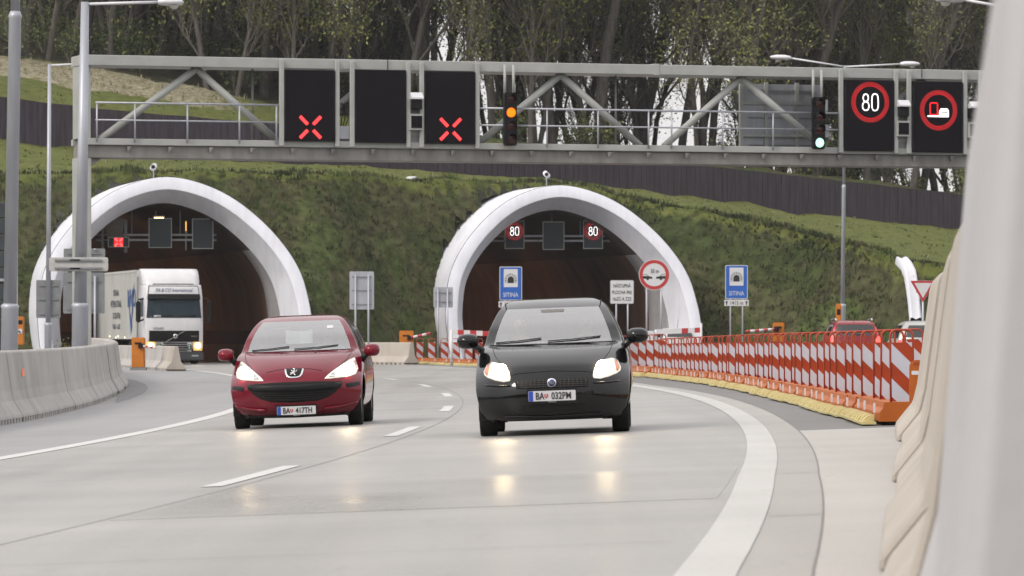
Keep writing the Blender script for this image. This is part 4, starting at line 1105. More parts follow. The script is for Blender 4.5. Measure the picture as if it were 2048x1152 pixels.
# ---------------------------------------------------------------- boom barriers and orange boxes
def boom_gate(p, w, h, arm, label, m=None):
    """orange cabinet with a folding striped arm; arm = (end offset, thickness, colour order) or None"""
    t = empty('boom_gate', p, label, 'boom gate'); d = w*.8
    bevel(MB().box((0, 0, h/2+.1), (w, d, h)).build('cabinet', m or M_ORBOX, t), .025, 2)
    MB().box((0, 0, .05), (w*1.2, d*1.2, .12)).build('plinth', M_GALVD, t)
    MB().box((0, -d/2-.004, h*.48+.1), (w*.78, .012, h*.72)).build('door', m or M_ORBOX, t)
    MB().box((0, -d/2-.012, h*.9), (w*.5, .02, .07)).build('slot', M_BLACK, t)
    if arm:
        e, th, n = Vector(arm[0]), arm[1], arm[2]; st = Vector((math.copysign(w*.2, e.x), -d/2-.06, h*.82))
        MB().box(st, (.16, .14, .16)).build('hub', M_BLACK, t)
        for k in range(n):
            a = st+(e-st)*(k/n); b = st+(e-st)*((k+1)/n)
            MB().tube([a, b], th, 8).build('boom_section', M_WHITE if k % 2 else M_SRED, t)
    return t
boom_gate(pt(277, 741, 57.5), .46, 1.05, ((.62, -.4, .78), .035, 6), 'orange boom gate cabinet at the low barriers before the lorry')
boom_gate(pt(813, 722, 46), .62, 1.22, ((1.05, -.3, 1.20), .06, 5), 'orange boom gate cabinet at the pale barrier end between the tunnels')
t = boom_gate(pt(1557, 690, 60), .38, .65, ((-1.1, -.3, .45), .045, 7), 'small orange boom gate cabinet behind the panels, below the blue tunnel sign')
for i, (a, b, lab) in enumerate((((903, 664), (990, 668), 'red and white boom arm lying across before the car tunnel'), ((1312, 664), (1402, 660), 'red and white boom arm with an end post before the tunnel mouth edge'))):
    A, B = pt(*a, 50), pt(*b, 50); t = empty('boom_barrier', A, lab, 'boom arm'); n = 7
    for k in range(n):
        q0, q1 = (B-A)*(k/n), (B-A)*((k+1)/n)
        MB().prism([(q0.x, q0.z-.10), (q1.x, q1.z-.10), (q1.x, q1.z+.10), (q0.x, q0.z+.10)], -.03, .03).build('boom_section', (M_WHITE, M_SRED)[k % 2] if i == 0 else (M_WHITE if k not in (4, 6) else M_SRED), t)
    e = B-A; MB().tube([(e.x, 0, e.z-1.4), (e.x, 0, e.z+.28)], .05, 8).build('rest_post', M_WHITE if i else M_SRED, t)
    MB().tube([(0, 0, -1.4), (0, 0, .1)], .06, 8).build('pivot_post', M_WHITE, t)
t = empty('barrier_block', pt(1298, 690, 50), 'white plastic block behind the panels before the car tunnel', 'barrier')
bevel(MB().prism([(-.28, 0), (.28, 0), (.20, .56), (-.20, .56)], -.3, .3).build('block_body', M_WHITE, t), .03, 2)
def sos(p, w, h, label):
    t = empty('emergency_phone', p, label, 'emergency phone')
    bevel(MB().box((0, 0, h/2), (w, w*.9, h)).build('cabinet', M_ORBOX, t), .03, 2)
    MB().box((0, -w*.45-.004, h*.80), (w*.6, .02, h*.14)).build('recess', M_BLACK, t)
    MB().box((0, -w*.45-.006, h*.48), (w*.62, .012, w*.62)).build('plate', M_WHITE, t)
    MB().tube([(-w*.14, -w*.45-.016, h*.48+w*.12), (-w*.12, -w*.45-.016, h*.48-w*.08), (w*.10, -w*.45-.016, h*.48-w*.14)], .025, 6).build('phone_symbol', M_SBLK, t)
sos(pt(40.5, 690, 57), .27, 1.0, 'orange emergency phone cabinet beside the lamp post at the mesh wall')
sos(pt(1677, 690, 51), .22, 1.62, 'slim orange cabinet beside the foot of the double armed lamp post')

# ---------------------------------------------------------------- mesh noise wall at the left edge
t = empty('noise_wall', pt(-60, 700, 92), 'dark ribbed noise wall at the picture edge behind the lamp post', 'noise wall')
s = 92; z_ = lambda py: HC+(HOR-py)/s-t.location.z; x_ = lambda px: (px-1024)/s-t.location.x
M_NW = mat('noise_wall_panel', (.040, .048, .056), .6, .2, .2, 3)
for k in range(9):
    za, zb = z_(700-33*k), z_(700-33*(k+1)+1.5)
    bevel(MB().box(((x_(-160)+x_(29))/2, 0, (za+zb)/2), (x_(29)-x_(-160), .10, zb-za)).build('panel', M_NW, t), .02, 1)
for px in (-70, -20, 12): MB().box((x_(px), -.06, (z_(700)+z_(405))/2), (.03, .03, z_(405)-z_(700))).build('rib', M_GALVD, t)
MB().box((x_(32), -.02, (z_(700)+z_(413))/2), (.07, .16, z_(413)-z_(700))).build('post', M_STEEL, t)
MB().box((x_(-70), -.07, z_(560)), (x_(29)-x_(-160), .03, .06)).build('rail', M_GALV, t)

# ---------------------------------------------------------------- white drainage chute down the bank
def hit(px, py):
    Y = 205.
    while Y < 420:
        x = (px-1024)/F*Y; z = HC+(HOR-py)/F*Y
        if terrain(x, Y) >= z: return Vector((x, Y, z))
        Y += .1
    return Vector((x, Y, z))
cp = [hit(*q) for q in ((1802, 523), (1812, 534), (1820, 550), (1824, 575), (1827, 600), (1829, 622), (1831, 645))]
mb = MB(); rows = []
for a in cp: rows.append([a+Vector((-.26, .3, -.1)), a+Vector((-.25, -.35, .22)), a+Vector((-.15, -.35, .22)), a+Vector((0, -.3, .14)), a+Vector((.15, -.35, .22)), a+Vector((.25, -.35, .22)), a+Vector((.26, .3, -.1))])
mb.grid(rows); o = mb.build('drainage_chute', M_PORT); tag(o, 'pale concrete drainage chute running down the grass bank', 'drainage chute')
p = hit(824, 356); o = MB().lathe([(0, .14), (.2, .12), (.3, .02), (.28, -.1)], 10, 'Z').build('pale_lump', M_WHITE); o.location = p; o.scale = (1, .8, .6); tag(o, 'small white rounded lump at the upper edge of the bank', 'white lump')  # unidentified white spot, shaped as a rounded lump
t = bpy.data.objects.new('weed', BUSH[1][0]); COL.objects.link(t); t.location = pt(132, 705, 62); t.location.z = 0.; t.scale = (.22, .22, .45); tag(t, 'small weed growing behind the barrier by the tunnel foot', 'weed')
# ---------------------------------------------------------------- cars
def pchip(rows, z):
    """smooth curve through spec rows (z, a, b, ...) without overshoot"""
    n = len(rows)
    if z <= rows[0][0]: return rows[0][1:]
    if z >= rows[-1][0]: return rows[-1][1:]
    for i in range(n-1):
        if z <= rows[i+1][0]: break
    out = []
    for k in range(1, len(rows[0])):
        def sl(j): return (rows[j+1][k]-rows[j][k])/(rows[j+1][0]-rows[j][0])
        def tg(j):
            if j == 0: return sl(0)
            if j == n-1: return sl(n-2)
            a, b = sl(j-1), sl(j)
            return 0. if a*b <= 0 else 2*a*b/(a+b)
        h = rows[i+1][0]-rows[i][0]; t = (z-rows[i][0])/h; p0, p1, m0, m1 = rows[i][k], rows[i+1][k], tg(i)*h, tg(i+1)*h
        out.append((2*t**3-3*t*t+1)*p0+(t**3-2*t*t+t)*m0+(-2*t**3+3*t*t)*p1+(t**3-t*t)*m1)
    return out
def paint(name, col, rough=.28, metal=0., flake=0):
    m = mat(name, col, rough, metal, .06, 3, spec=.42); return m
M_GLASS = None
def glass_mat(k=.31, tint=(.66, .74, .71, 1), name='window_glass'):
    m, nt, b = nodes_of(name)
    b.inputs['Base Color'].default_value = (.55, .62, .60, 1); b.inputs['Roughness'].default_value = .03
    b.inputs['Transmission Weight'].default_value = 0; b.inputs['IOR'].default_value = 1.5
    nt.nodes.remove(b); g = nt.nodes.new('ShaderNodeBsdfGlossy'); g.inputs['Roughness'].default_value = .06
    t = nt.nodes.new('ShaderNodeBsdfTransparent'); t.inputs['Color'].default_value = tint
    mx = nt.nodes.new('ShaderNodeMixShader'); fr = nt.nodes.new('ShaderNodeFresnel'); fr.inputs['IOR'].default_value = 1.6
    ad = nt.nodes.new('ShaderNodeMath'); ad.operation = 'MULTIPLY_ADD'; ad.inputs[1].default_value = 1.2; ad.inputs[2].default_value = k; ad.use_clamp = True
    nt.links.new(fr.outputs[0], ad.inputs[0]); nt.links.new(ad.outputs[0], mx.inputs[0])
    nt.links.new(t.outputs[0], mx.inputs[1]); nt.links.new(g.outputs[0], mx.inputs[2])
    nt.links.new(mx.outputs[0], nt.nodes['Material Output'].inputs[0]); return m
M_GLASS = glass_mat()
M_GLASSD = glass_mat(.03, (.22, .25, .27, 1), 'tinted_glass')
M_INT = mat('car_interior', (.035, .036, .038), .8, 0, .2)
M_SEAT = mat('seat_cloth', (.09, .095, .10), .9, 0, .15, 20)
M_CHROME = mat('chrome', (.72, .72, .74), .15, 1, .03)
M_PLATE = mat('plate_white', (.52, .52, .54), .4, 0, .03)
M_PBLUE = mat('plate_blue', (.02, .06, .38), .4, 0, .05)
M_LAMPON = mat('headlamp_lit', (.8, .75, .6), .2, emit=(1, .86, .60), estr=5.5)
M_BULB = mat('headlamp_bulb', (.8, .75, .6), .2, emit=(1, .76, .42), estr=90)
M_LAMPCL = mat('headlamp_clear', (.50, .50, .50), .12, .6, .25, 14, coat=1, emit=(1, .88, .68), estr=.5)
M_INDIC = mat('indicator_orange', (.55, .16, .03), .25, 0, .1, coat=1)
M_TAIL = mat('tail_lamp', (.45, .012, .015), .2, 0, .1, 20, coat=1, emit=(1, .03, .03), estr=.35)
M_TAILON = mat('tail_lamp_lit', (.6, .02, .02), .2, emit=(1, .06, .05), estr=3)
M_TRIM = mat('black_trim', (.010, .010, .011), .45, 0, .2, spec=.2)
M_WELL = mat('wheel_well', (.006, .006, .006), .9)
M_RIM = mat('wheel_rim', (.25, .25, .26), .35, .8, .1)

class Car:
    def __init__(s, name, label, spec, L, loc, yaw, body, tg=.86, zg=(.985, 1.37), p=3.0, pr=3.2, roll=None, rear=False, wheels=(.82, 3.32), wr=.305, tw=.185, sidez=(1.03, 1.36), ss=(.03, .64), rzg=(1.08, 1.34), rtg=.80):
        s.spec, s.p, s.pr, s.L = spec, p, pr, L
        roll = roll if roll is not None else -.0365
        s.root = empty(name, loc, label, 'car', rot=(0, roll, yaw))
        s.root.rotation_mode = 'XYZ'
        s.zg, s.tg = zg, tg
        zs = set([r[0] for r in spec]+list(zg)+list(sidez)+list(rzg)); z = spec[0][0]
        while z < spec[-1][0]: zs.add(round(z, 3)); z += .035 if z < zg[0]-.1 else .02
        zs = sorted(zs); zs = [a for i, a in enumerate(zs) if i == 0 or a-zs[i-1] > .006 or a in zg or a in sidez or a in rzg]
        ts = sorted(set([-1, -.985, -.96, -.93, -tg, -.8, -rtg]+[-.7+.1*k for k in range(8)])); ts = sorted(set(round(t, 3) for t in ts+[-t for t in ts]))
        NS = 44
        ssl = [k/NS for k in range(1, NS)]
        s.zs, s.ts = zs, ts
        rows = []; nt = len(ts)
        for z in zs:
            yf, yr, w, bf, br = s.at(z)
            r = [Vector((t*w*.975, yf+bf*abs(t)**p, z)) for t in ts]
            a, b = yf+bf, yr-br
            bul = lambda q: .975+.025*(1-(2*q-1)**4)
            r += [Vector((w*bul(q), a+(b-a)*q, z)) for q in ssl]
            r += [Vector((t*w*.975, yr-br*abs(t)**pr, z)) for t in reversed(ts)]
            r += [Vector((-w*bul(q), a+(b-a)*q, z)) for q in reversed(ssl)]
            rows.append(r)
        n = len(rows[0]); s.n = n
        # wheel arches: pull nearby side points onto the arch, drop what is inside
        RA = wr+.055
        ins = set()
        for i, r in enumerate(rows):
            for j in range(n):
                v = r[j]
                if abs(v.x) < .6*s.at(.5)[2]: continue
                for yc in wheels:
                    d = math.hypot(v.y-yc, v.z-wr)
                    if abs(d-RA) < .034 and d > 1e-4 and v.z < .75:
                        k = RA/d; v.y = yc+(v.y-yc)*k; v.z = wr+(v.z-wr)*k; ins.add((i, j))
                    elif d < RA: ins.add((i, j))
        fr = range(0, nt); S1 = range(nt-1, nt+NS-1); Rr = range(nt+NS-1, nt+NS-1+nt)
        body_m, gl = MB(), {'windscreen': MB(), 'rear_window': MB(), 'side_window': MB(), 'side_window2': MB()}
        liner = MB()
        def zone(i, j):
            z0, z1 = zs[i], zs[i+1]; e = 1e-4; j2 = (j+1) % n
            if j < nt-1:
                if z0 >= zg[0]-e and z1 <= zg[1]+e and ts[j] >= -tg-e and ts[j+1] <= tg+e: return 'windscreen'
            elif j < nt+NS-2+1 and j >= nt-1:
                q = (j-(nt-1)+.5)/NS
                if z0 >= sidez[0]-e and z1 <= sidez[1]+e and ss[0] < q < ss[1]: return 'bpillar' if abs(q-.36) < .018 else 'side_window'
            elif nt+NS-1 <= j < nt+NS-1+nt-1:
                k = j-(nt+NS-1); t = ts[::-1]
                if z0 >= rzg[0]-e and z1 <= rzg[1]+e and abs(t[k]) <= rtg+e and abs(t[k+1]) <= rtg+e: return 'rear_window'
            elif j >= 2*nt+NS-2:
                q = 1-(j-(2*nt+NS-2)+.5)/NS
                if z0 >= sidez[0]-e and z1 <= sidez[1]+e and ss[0] < q < ss[1]: return 'bpillar' if abs(q-.36) < .018 else 'side_window2'
            return None
        vs = [v for r in rows for v in r]; c = Vector((0, L*.5, .75))
        body_m.v = [tuple(v) for v in vs]; liner.v = [tuple(c+Vector(((v.x-c.x)*.972, (v.y-c.y)*.988, (v.z-c.z)*.975))) for v in vs]
        for g in gl.values(): g.v = [tuple(v) for v in vs]
        for i in range(len(zs)-1):
            for j in range(n):
                q = (i*n+j, i*n+(j+1) % n, (i+1)*n+(j+1) % n, (i+1)*n+j)
                if all(((k//n), k % n) in ins for k in q): continue
                zz = zone(i, j)
                if zz in gl:
                    g = gl[zz]; g.f.append(q); g.m.append(0); g.sm.append(True); continue
                mi = 1 if zz == 'bpillar' else 0
                body_m.f.append(q); body_m.m.append(mi); body_m.sm.append(True)
                liner.f.append(q); liner.m.append(0); liner.sm.append(True)
        top = tuple(range((len(zs)-1)*n, len(zs)*n)); body_m.f.append(top); body_m.m.append(0); body_m.sm.append(True)
        s.body = s.clean(body_m, 'body', [body, M_TRIM]); s.clean(liner, 'interior_trim', M_INT)
        for k, g in gl.items():
            if g.f: s.clean(g, k.rstrip('2'), M_GLASS if not rear else M_GLASSD)
        # floor, wells, wheels
        w = s.at(.35)[2]
        fl = MB().box((0, L/2, spec[0][0]+.03), (w*1.5, L-.7, .04)).box((0, .55, .48), (w*1.35, .06, .5)).box((0, 1.05, .55), (w*1.7, .05, .7))
        fl.build('underbody', M_WELL, s.root)
        for yc in wheels:
            for sg in (-1, 1): s.wheel(sg*(w-tw/2-.012), yc, wr, tw, sg)
            MB().tube([(-w+.1, yc, wr), (w-.1, yc, wr)], .05, 8).build('axle', M_WELL, s.root)
        for yc in wheels:
            for sg in (-1, 1):
                wl = MB()
                rr = [[Vector((sg*x, yc+(RA+.01)*math.cos(R(a)), wr+(RA+.01)*math.sin(R(a)))) for a in range(-25, 206, 15)] for x in (w-.015, w-.30)]
                wl.grid(rr); wl.add(rr[1], [tuple(range(len(rr[1])))]); wl.build('wheel_well', M_WELL, s.root)
    def clean(s, mb, name, ms):
        o = mb.build(name, ms, s.root, fix=False); bm = bmesh.new(); bm.from_mesh(o.data)
        bmesh.ops.delete(bm, geom=[v for v in bm.verts if not v.link_faces], context='VERTS')
        bmesh.ops.remove_doubles(bm, verts=bm.verts, dist=1e-5)
        bmesh.ops.recalc_face_normals(bm, faces=bm.faces); bm.to_mesh(o.data); bm.free(); return o
    def at(s, z): return pchip(s.spec, z)
    def f(s, x, z, off=0.):
        """point on the nose side at (x, z)"""
        yf, yr, w, bf, br = s.at(z); t = min(1., abs(x)/(w*.975))
        dz = .01; y2 = s.at(min(s.spec[-1][0], z+dz)); sl = ((y2[0]+y2[3]*t**s.p)-(yf+bf*t**s.p))/dz
        k = 1/math.sqrt(1+sl*sl)
        return Vector((x, yf+bf*t**s.p-off*k, z+off*k*min(6, sl)*.9))
    def r(s, x, z, off=0.):
        yf, yr, w, bf, br = s.at(z); t = min(1., abs(x)/(w*.975))
        return Vector((x, yr-br*t**s.pr+off, z))
    def patch(s, name, poly, m, off=.006, side='f', dome=0., parent=None, dens=.03, rings=7, edge=None):
        """a panel following the bodywork inside an outline given in x, z"""
        pts = path_pts(list(poly)+[poly[0]], dens)[:-1]; cx = sum(p[0] for p in pts)/len(pts); cz = sum(p[1] for p in pts)/len(pts)
        fn = s.f if side == 'f' else s.r; rows = [[fn(x, z, 0.-.01) for x, z in pts]]
        for k in range(rings):
            q = 1-k/rings*.98; o = off+dome*(1-q*q)
            rows.append([fn(cx+(x-cx)*q, cz+(z-cz)*q, o) for x, z in pts])
        mb = MB().grid(rows, closed=True); mb.add(rows[-1], [tuple(range(len(pts)))], 0, True)
        return mb.build(name, m, parent or s.root)
    def band(s, name, pts, wd, m, off=.004, side='f', parent=None, step=.04, r=None):
        """a narrow strip or wire lying along the bodywork"""
        fn = s.f if side == 'f' else s.r; pl = [fn(x, z, off) for x, z in path_pts(pts, step)]
        return MB().tube(pl, wd/2, 6).build(name, m, parent or s.root)
    def wheel(s, x, y, r, tw, sg):
        t = bpy.data.objects.new('wheel', None); COL.objects.link(t); t.parent = s.root; t.location = (x, y, r)
        h = tw/2; prof = [(r*.62, -h*.8), (r*.80, -h), (r*.93, -h*.98), (r*.985, -h*.8), (r, -h*.5), (r, h*.5), (r*.985, h*.8), (r*.93, h*.98), (r*.80, h), (r*.62, h*.8)]
        MB().lathe(prof, 30, 'X').build('tyre', M_RUB, t)
        rm = MB(); rm.lathe([(0, sg*h*.55), (r*.18, sg*h*.6), (r*.5, sg*h*.45), (r*.60, sg*h*.8), (r*.645, sg*h*.82)], 30, 'X')
        for k in range(7):
            a = 2*math.pi*k/7; rm.box((sg*h*.62, r*.36*math.cos(a), r*.36*math.sin(a)), (.02, r*.5, r*.14), M=Matrix.Rotation(a, 3, 'X'))
        rm.build('rim', M_RIM, t)
    def seats(s, y=1.75, dx=.36, zc=.52, lhd=True):
        for sx in (-dx, dx):
            t = MB(); bevel_ = []
            st = MB().rbox((sx, y, zc-.09), (.5, .5, .18), .08).rbox((sx, y+.27, zc+.26), (.48, .16, .62), .06, M=Matrix.Rotation(R(-14), 3, 'X'))
            o = st.build('seat', M_SEAT, s.root)
            h = MB().rbox((sx, y+.36, zc+.67), (.27, .10, .18), .04).build('headrest', M_SEAT, o)
        MB().rbox((0, y+1.15, zc+.12), (1.2, .25, .66), .1).build('rear_bench', M_SEAT, s.root)
        for sx in (-.38, .38): MB().rbox((sx, y+1.2, zc+.50), (.25, .09, .12), .03).build('rear_headrest', M_SEAT, s.root)
        d = MB().prism([(y-.55, .62), (y-.56, s.zg[0]-.05), (y-.48, s.zg[0]-.03), (y-.40, s.zg[0]-.10), (y-.38, .62)], -.60, .60, 'X'); d.build('dashboard', M_INT, s.root)
        M = Matrix.Translation((dx, y-.34, zc+.36)) @ Matrix.Rotation(R(-62), 4, 'X')
        w = MB().tube([M @ Vector((.185*math.cos(a*.2618), .185*math.sin(a*.2618), 0)) for a in range(25)], .014, 8)
        w.tube([M @ Vector((-.18, 0, .0)), M @ Vector((0, -.02, .03)), M @ Vector((.18, 0, 0))], .016, 6); w.build('steering_wheel', M_TRIM, s.root)
        zt = s.zg[1]-.10; y0 = s.at(zt)[0]
        MB().rbox((0, y0+.12, zt), (.23, .03, .06), .012).build('rear_view_mirror', M_TRIM, s.root)
    def mirrors(s, z, m, y=None, w=.20, h=.135, out=.115, stalk=M_TRIM):
        yf, yr, ww, bf, br = s.at(z); y = y or yf+bf-.05
        for sg in (-1, 1):
            rows = []
            for k, (d, a, b) in enumerate(((-.10, .10, .10), (-.085, .55, .55), (-.045, .85, .85), (0, 1, 1), (.05, 1, 1), (.065, .93, .93))):
                rows.append([Vector((sg*(ww+out)+a*w/2*math.copysign(abs(math.cos(q))**.75, math.cos(q)), y+d, z+.05+b*h/2*math.copysign(abs(math.sin(q))**.75, math.sin(q)))) for q in [k_*math.pi/12 for k_ in range(24)]])
            o = MB().grid(rows, closed=True).add(rows[0], [tuple(range(24))]).add(rows[-1], [tuple(range(23, -1, -1))]).build('wing_mirror', m, s.root)
            MB().tube([(sg*(ww-.03), y+.06, z-.10), (sg*(ww+.03), y+.03, z-.035), (sg*(ww+out*.6), y+.01, z+.01)], [.05, .04, .035], 10).build('mirror_arm', stalk, o)
    def wipers(s):
        z = s.zg[0]
        for a, b in ((-.62, -.12), (-.05, .52)):
            s.band('wiper', [(a, z+.016), ((a+b)/2, z+.028), (b, z+.052)], .013, M_TRIM, .010)
        s.band('cowl', [(-.69*s.at(z)[2]/.775, z-.004), (0, z-.012), (.69*s.at(z)[2]/.775, z-.004)], .014, M_TRIM, .001)
    def plate(s, x, z, txt, w=.50, h=.108, off=.03, side='f', under=''):
        fn = s.f if side == 'f' else s.r
        p = fn(x, z, off); t = bpy.data.objects.new('number_plate', None); COL.objects.link(t); t.parent = s.root; t.location = p
        if side == 'r': t.rotation_euler.z = math.pi
        MB().prism(rrect(w+.03, h+.035, .01), .006, .03).build('plate_holder', M_TRIM, t)
        MB().prism(rrect(w, h, .008), 0, .006).build('plate_base', M_PLATE, t)
        MB().prism(rrect(.045, h-.004, .004), -.003, 0, c=Vector((-w/2+.026, 0, 0))).build('blue_band', M_PBLUE, t)
        a, b = txt.split('|')
        lettering(t, a, -.130, -.003, .0, h*.66, .74, M_SBLK, .02); lettering(t, b, .098, -.003, .0, h*.66, .74, M_SBLK, .02)
        sh = [(-.02, .02), (.02, .02), (.02, -.005), (0, -.028), (-.02, -.005)]
        MB().prism([(x-.062, z) for x, z in sh], -.004, -.001).build('shield', M_SRED, t)
        MB().box((-.062, -.005, .004), (.007, .002, .03)).box((-.062, -.005, .006), (.022, .002, .006)).build('shield_cross', M_PLATE, t)
        if under: lettering(t, under, 0, .004, -h/2-.010, .010, 1., M_PLATE, 0)
        return t
    def place(s, o, loc):
        o.matrix_world = s.world() @ Matrix.Translation(loc)
    def world(s): return Matrix.LocRotScale(s.root.location, s.root.rotation_euler, None)

def on_road(px, py): return gp(px, py)

# black hatchback, oncoming ------------------------------------------------
SPEC_B = [  # height, nose, tail, half width, nose sweep, tail sweep
    (.165, .20, 3.90, .66, .30, .20), (.20, .09, 3.96, .74, .33, .22), (.30, .03, 4.0, .80, .36, .24), (.42, .0, 4.02, .828, .40, .26), (.52, .01, 4.03, .842, .44, .26),
    (.60, .04, 4.03, .845, .50, .26), (.68, .10, 4.02, .845, .58, .26), (.745, .17, 4.0, .842, .66, .25), (.80, .28, 3.98, .836, .68, .24), (.86, .44, 3.95, .826, .64, .22), (.91, .63, 3.92, .808, .53, .2), (.95, .84, 3.91, .79, .46, .19),
    (.985, 1.06, 3.90, .765, .40, .18), (1.08, 1.21, 3.88, .735, .34, .16), (1.18, 1.36, 3.84, .695, .26, .15), (1.28, 1.57, 3.78, .650, .23, .14), (1.37, 1.80, 3.68, .595, .19, .13),
    (1.41, 1.95, 3.60, .56, .17, .12), (1.445, 2.12, 3.50, .505, .15, .10), (1.47, 2.32, 3.35, .43, .12, .1), (1.484, 2.55, 3.1, .33, .10, .08)]
M_PBLK = paint('black_paint', (.004, .004, .005), .05)
g0 = on_road(1106, 867.5)
bc = Car('black_hatchback', 'black hatchback driving towards the viewer with its headlights on', SPEC_B, 4.03, (g0.x, g0.y-.75, g0.z-.01), -.030, M_PBLK, wheels=(.80, 3.31), wr=.300)
def mirror_poly(p): return [(-x, z) for x, z in reversed(p)]
hl = [(-.735, .70), (-.70, .775), (-.645, .80), (-.585, .795), (-.52, .757), (-.465, .695), (-.438, .635), (-.445, .598), (-.51, .588), (-.60, .607), (-.69, .64), (-.728, .668)]
def lamps(car, poly, core, bulb, ind=None):
    for sg in (1, -1):
        P = lambda q: q if sg == 1 else mirror_poly(q)
        o = car.patch('headlight', P(poly), M_LAMPCL, .007, dome=.012)
        car.patch('lamp_glow', P(core), M_LAMPON, .021, parent=o, dens=.02, rings=5)
        car.patch('bulb', P([(bulb[0]+bulb[2]*math.cos(a*.5236), bulb[1]+bulb[2]*math.sin(a*.5236)) for a in range(12)]), M_BULB, .034, parent=o, dens=.02, rings=3)
        if ind: car.patch('indicator', P(ind), M_INDIC, .026, parent=o, dens=.02, rings=4)
def shrink(poly, k, dx=0, dz=0):
    cx = sum(p[0] for p in poly)/len(poly); cz = sum(p[1] for p in poly)/len(poly)
    return [(cx+(x-cx)*k+dx, cz+(z-cz)*k+dz) for x, z in poly]
lamps(bc, hl, shrink(hl, .80, .022, -.008), (-.545, .685, .075), [(-.725, .69), (-.695, .755), (-.668, .765), (-.672, .68), (-.70, .655)])
bc.patch('grille', [(-.395, .602), (.395, .602), (.375, .508), (-.375, .508)], M_TRIM, .004)
g = bpy.data.objects.new('grille_mesh', None)
mbv = MB()
for k in range(4): mbv.tube([bc.f(x, .522+.021*k, .010) for x in [-.37+.074*i for i in range(11)]], .0035, 4)
for k in range(17): mbv.tube([bc.f(-.36+.045*k, z, .010) for z in (.512, .555, .60)], .003, 4)
mbv.build('grille_bar', mat('grille_grey', (.05, .045, .04), .5), bc.root)
bc.patch('lower_intake', [(-.36, .335), (.36, .335), (.40, .262), (-.40, .262)], M_WELL, .004)
bc.band('bumper_lip', [(-.52, .225), (0, .21), (.52, .225)], .02, M_TRIM, .006)
bc.band('bonnet_edge', [(-.44, .655), (-.36, .672), (0, .690), (.36, .672), (.44, .655)], .007, M_WELL, .001)
for sg in (-1, 1): bc.band('bonnet_edge', [(sg*.56, .80), (sg*.615, .87), (sg*.64, .93), (sg*.655, .975)], .007, M_WELL, .001)
for sg in (-1, 1): bc.band('rub_strip', [(sg*.45, .545), (sg*.60, .548), (sg*.72, .556)], .018, M_PBLK, .008)
e = bc.f(0, .556, .022)
o = MB().lathe([(0, -.006), (.040, -.006), (.050, 0), (.050, .02), (0, .02)], 26, 'Y', e).build('badge', M_CHROME, bc.root)
MB().lathe([(0, -.009), (.038, -.009), (.038, -.004)], 24, 'Y', e).build('badge_field', mat('badge_blue', (.03, .05, .16), .3), o)
text_mb('FIAT', .026, .8, .03, Matrix.Translation(e+Vector((0, -.012, -.013)))).build('badge_letters', M_CHROME, o)
bc.plate(.0, .427, 'BA|032PM', under='BRATISLAVA')
bc.mirrors(.985, M_PBLK, y=1.22, w=.235, h=.165, out=.155, stalk=M_PBLK); bc.wipers(); bc.seats()
bc.patch('windscreen_sticker', [(-.13, 1.352), (.13, 1.352), (.12, 1.322), (-.12, 1.322)], mat('tinted_patch', (.10, .09, .08), .4), .003)
for sx in (-.53, .53):
    MB().tube([(sx*.99, 2.0+.3*k, 1.420+.012*min(k, 2)) for k in range(5)], .006, 5).build('roof_seam', M_WELL, bc.root)
# red hatchback, oncoming ---------------------------------------------------
SPEC_R = [
    (.15, .26, 3.90, .68, .30, .20), (.20, .12, 3.96, .76, .36, .22), (.30, .05, 4.0, .83, .40, .24), (.42, .015, 4.02, .862, .44, .26), (.52, .0, 4.03, .874, .48, .26),
    (.60, .02, 4.03, .876, .54, .26), (.66, .06, 4.02, .876, .60, .26), (.72, .12, 4.0, .873, .68, .25), (.78, .22, 3.98, .868, .74, .24), (.85, .38, 3.95, .856, .72, .22), (.92, .60, 3.92, .835, .60, .2), (.965, .83, 3.91, .815, .48, .19),
    (1.005, 1.08, 3.90, .79, .41, .18), (1.10, 1.23, 3.88, .757, .34, .16), (1.20, 1.37, 3.84, .712, .25, .15), (1.30, 1.58, 3.78, .660, .22, .14), (1.395, 1.84, 3.66, .585, .18, .13),
    (1.425, 1.97, 3.58, .55, .16, .12), (1.45, 2.12, 3.48, .495, .14, .10), (1.468, 2.3, 3.33, .42, .12, .1), (1.478, 2.5, 3.1, .32, .10, .08)]
M_PRED = paint('red_paint', (.150, .006, .018), .08, .2)
g1 = on_road(596, 853.5)
rc = Car('red_hatchback', 'dark red hatchback driving towards the viewer with its headlights on', SPEC_R, 4.03, (g1.x, g1.y-.8, g1.z-.01), -.022, M_PRED, zg=(1.005, 1.395), sidez=(1.05, 1.38), rzg=(1.1, 1.36), wheels=(.84, 3.38), wr=.305, tg=.885)
hr = [(-.745, .885), (-.775, .82), (-.80, .74), (-.775, .675), (-.70, .648), (-.58, .638), (-.47, .630), (-.395, .630), (-.44, .678), (-.53, .750), (-.63, .822), (-.70, .868)]
lamps(rc, hr, [(-.74, .80), (-.775, .735), (-.75, .685), (-.68, .662), (-.60, .655), (-.555, .675), (-.57, .715), (-.64, .775), (-.70, .815)], (-.665, .715, .065))
for sg in (1, -1):
    rc.patch('lamp_inner', [(sg*x, z) for x, z in ([(-.53, .645), (-.45, .642), (-.47, .672), (-.53, .705)][::sg])], mat('lamp_inner_chrome', (.6, .6, .6), .15, .8, .4, 25), .022, dens=.02, rings=3)
lo = [(-.62, .585), (-.60, .53), (-.53, .455), (-.44, .395), (-.30, .352), (0, .335), (.30, .352), (.44, .395), (.53, .455), (.60, .53), (.62, .585), (.3, .60), (0, .604), (-.3, .60)]
gr = rc.patch('lower_grille', lo, M_WELL, .004)
for k in range(4): rc.band('grille_bar', [(-.46+.06*k, .47-.03*k), (0, .46-.03*k), (.46-.06*k, .47-.03*k)], .010, M_TRIM, .010, parent=gr)
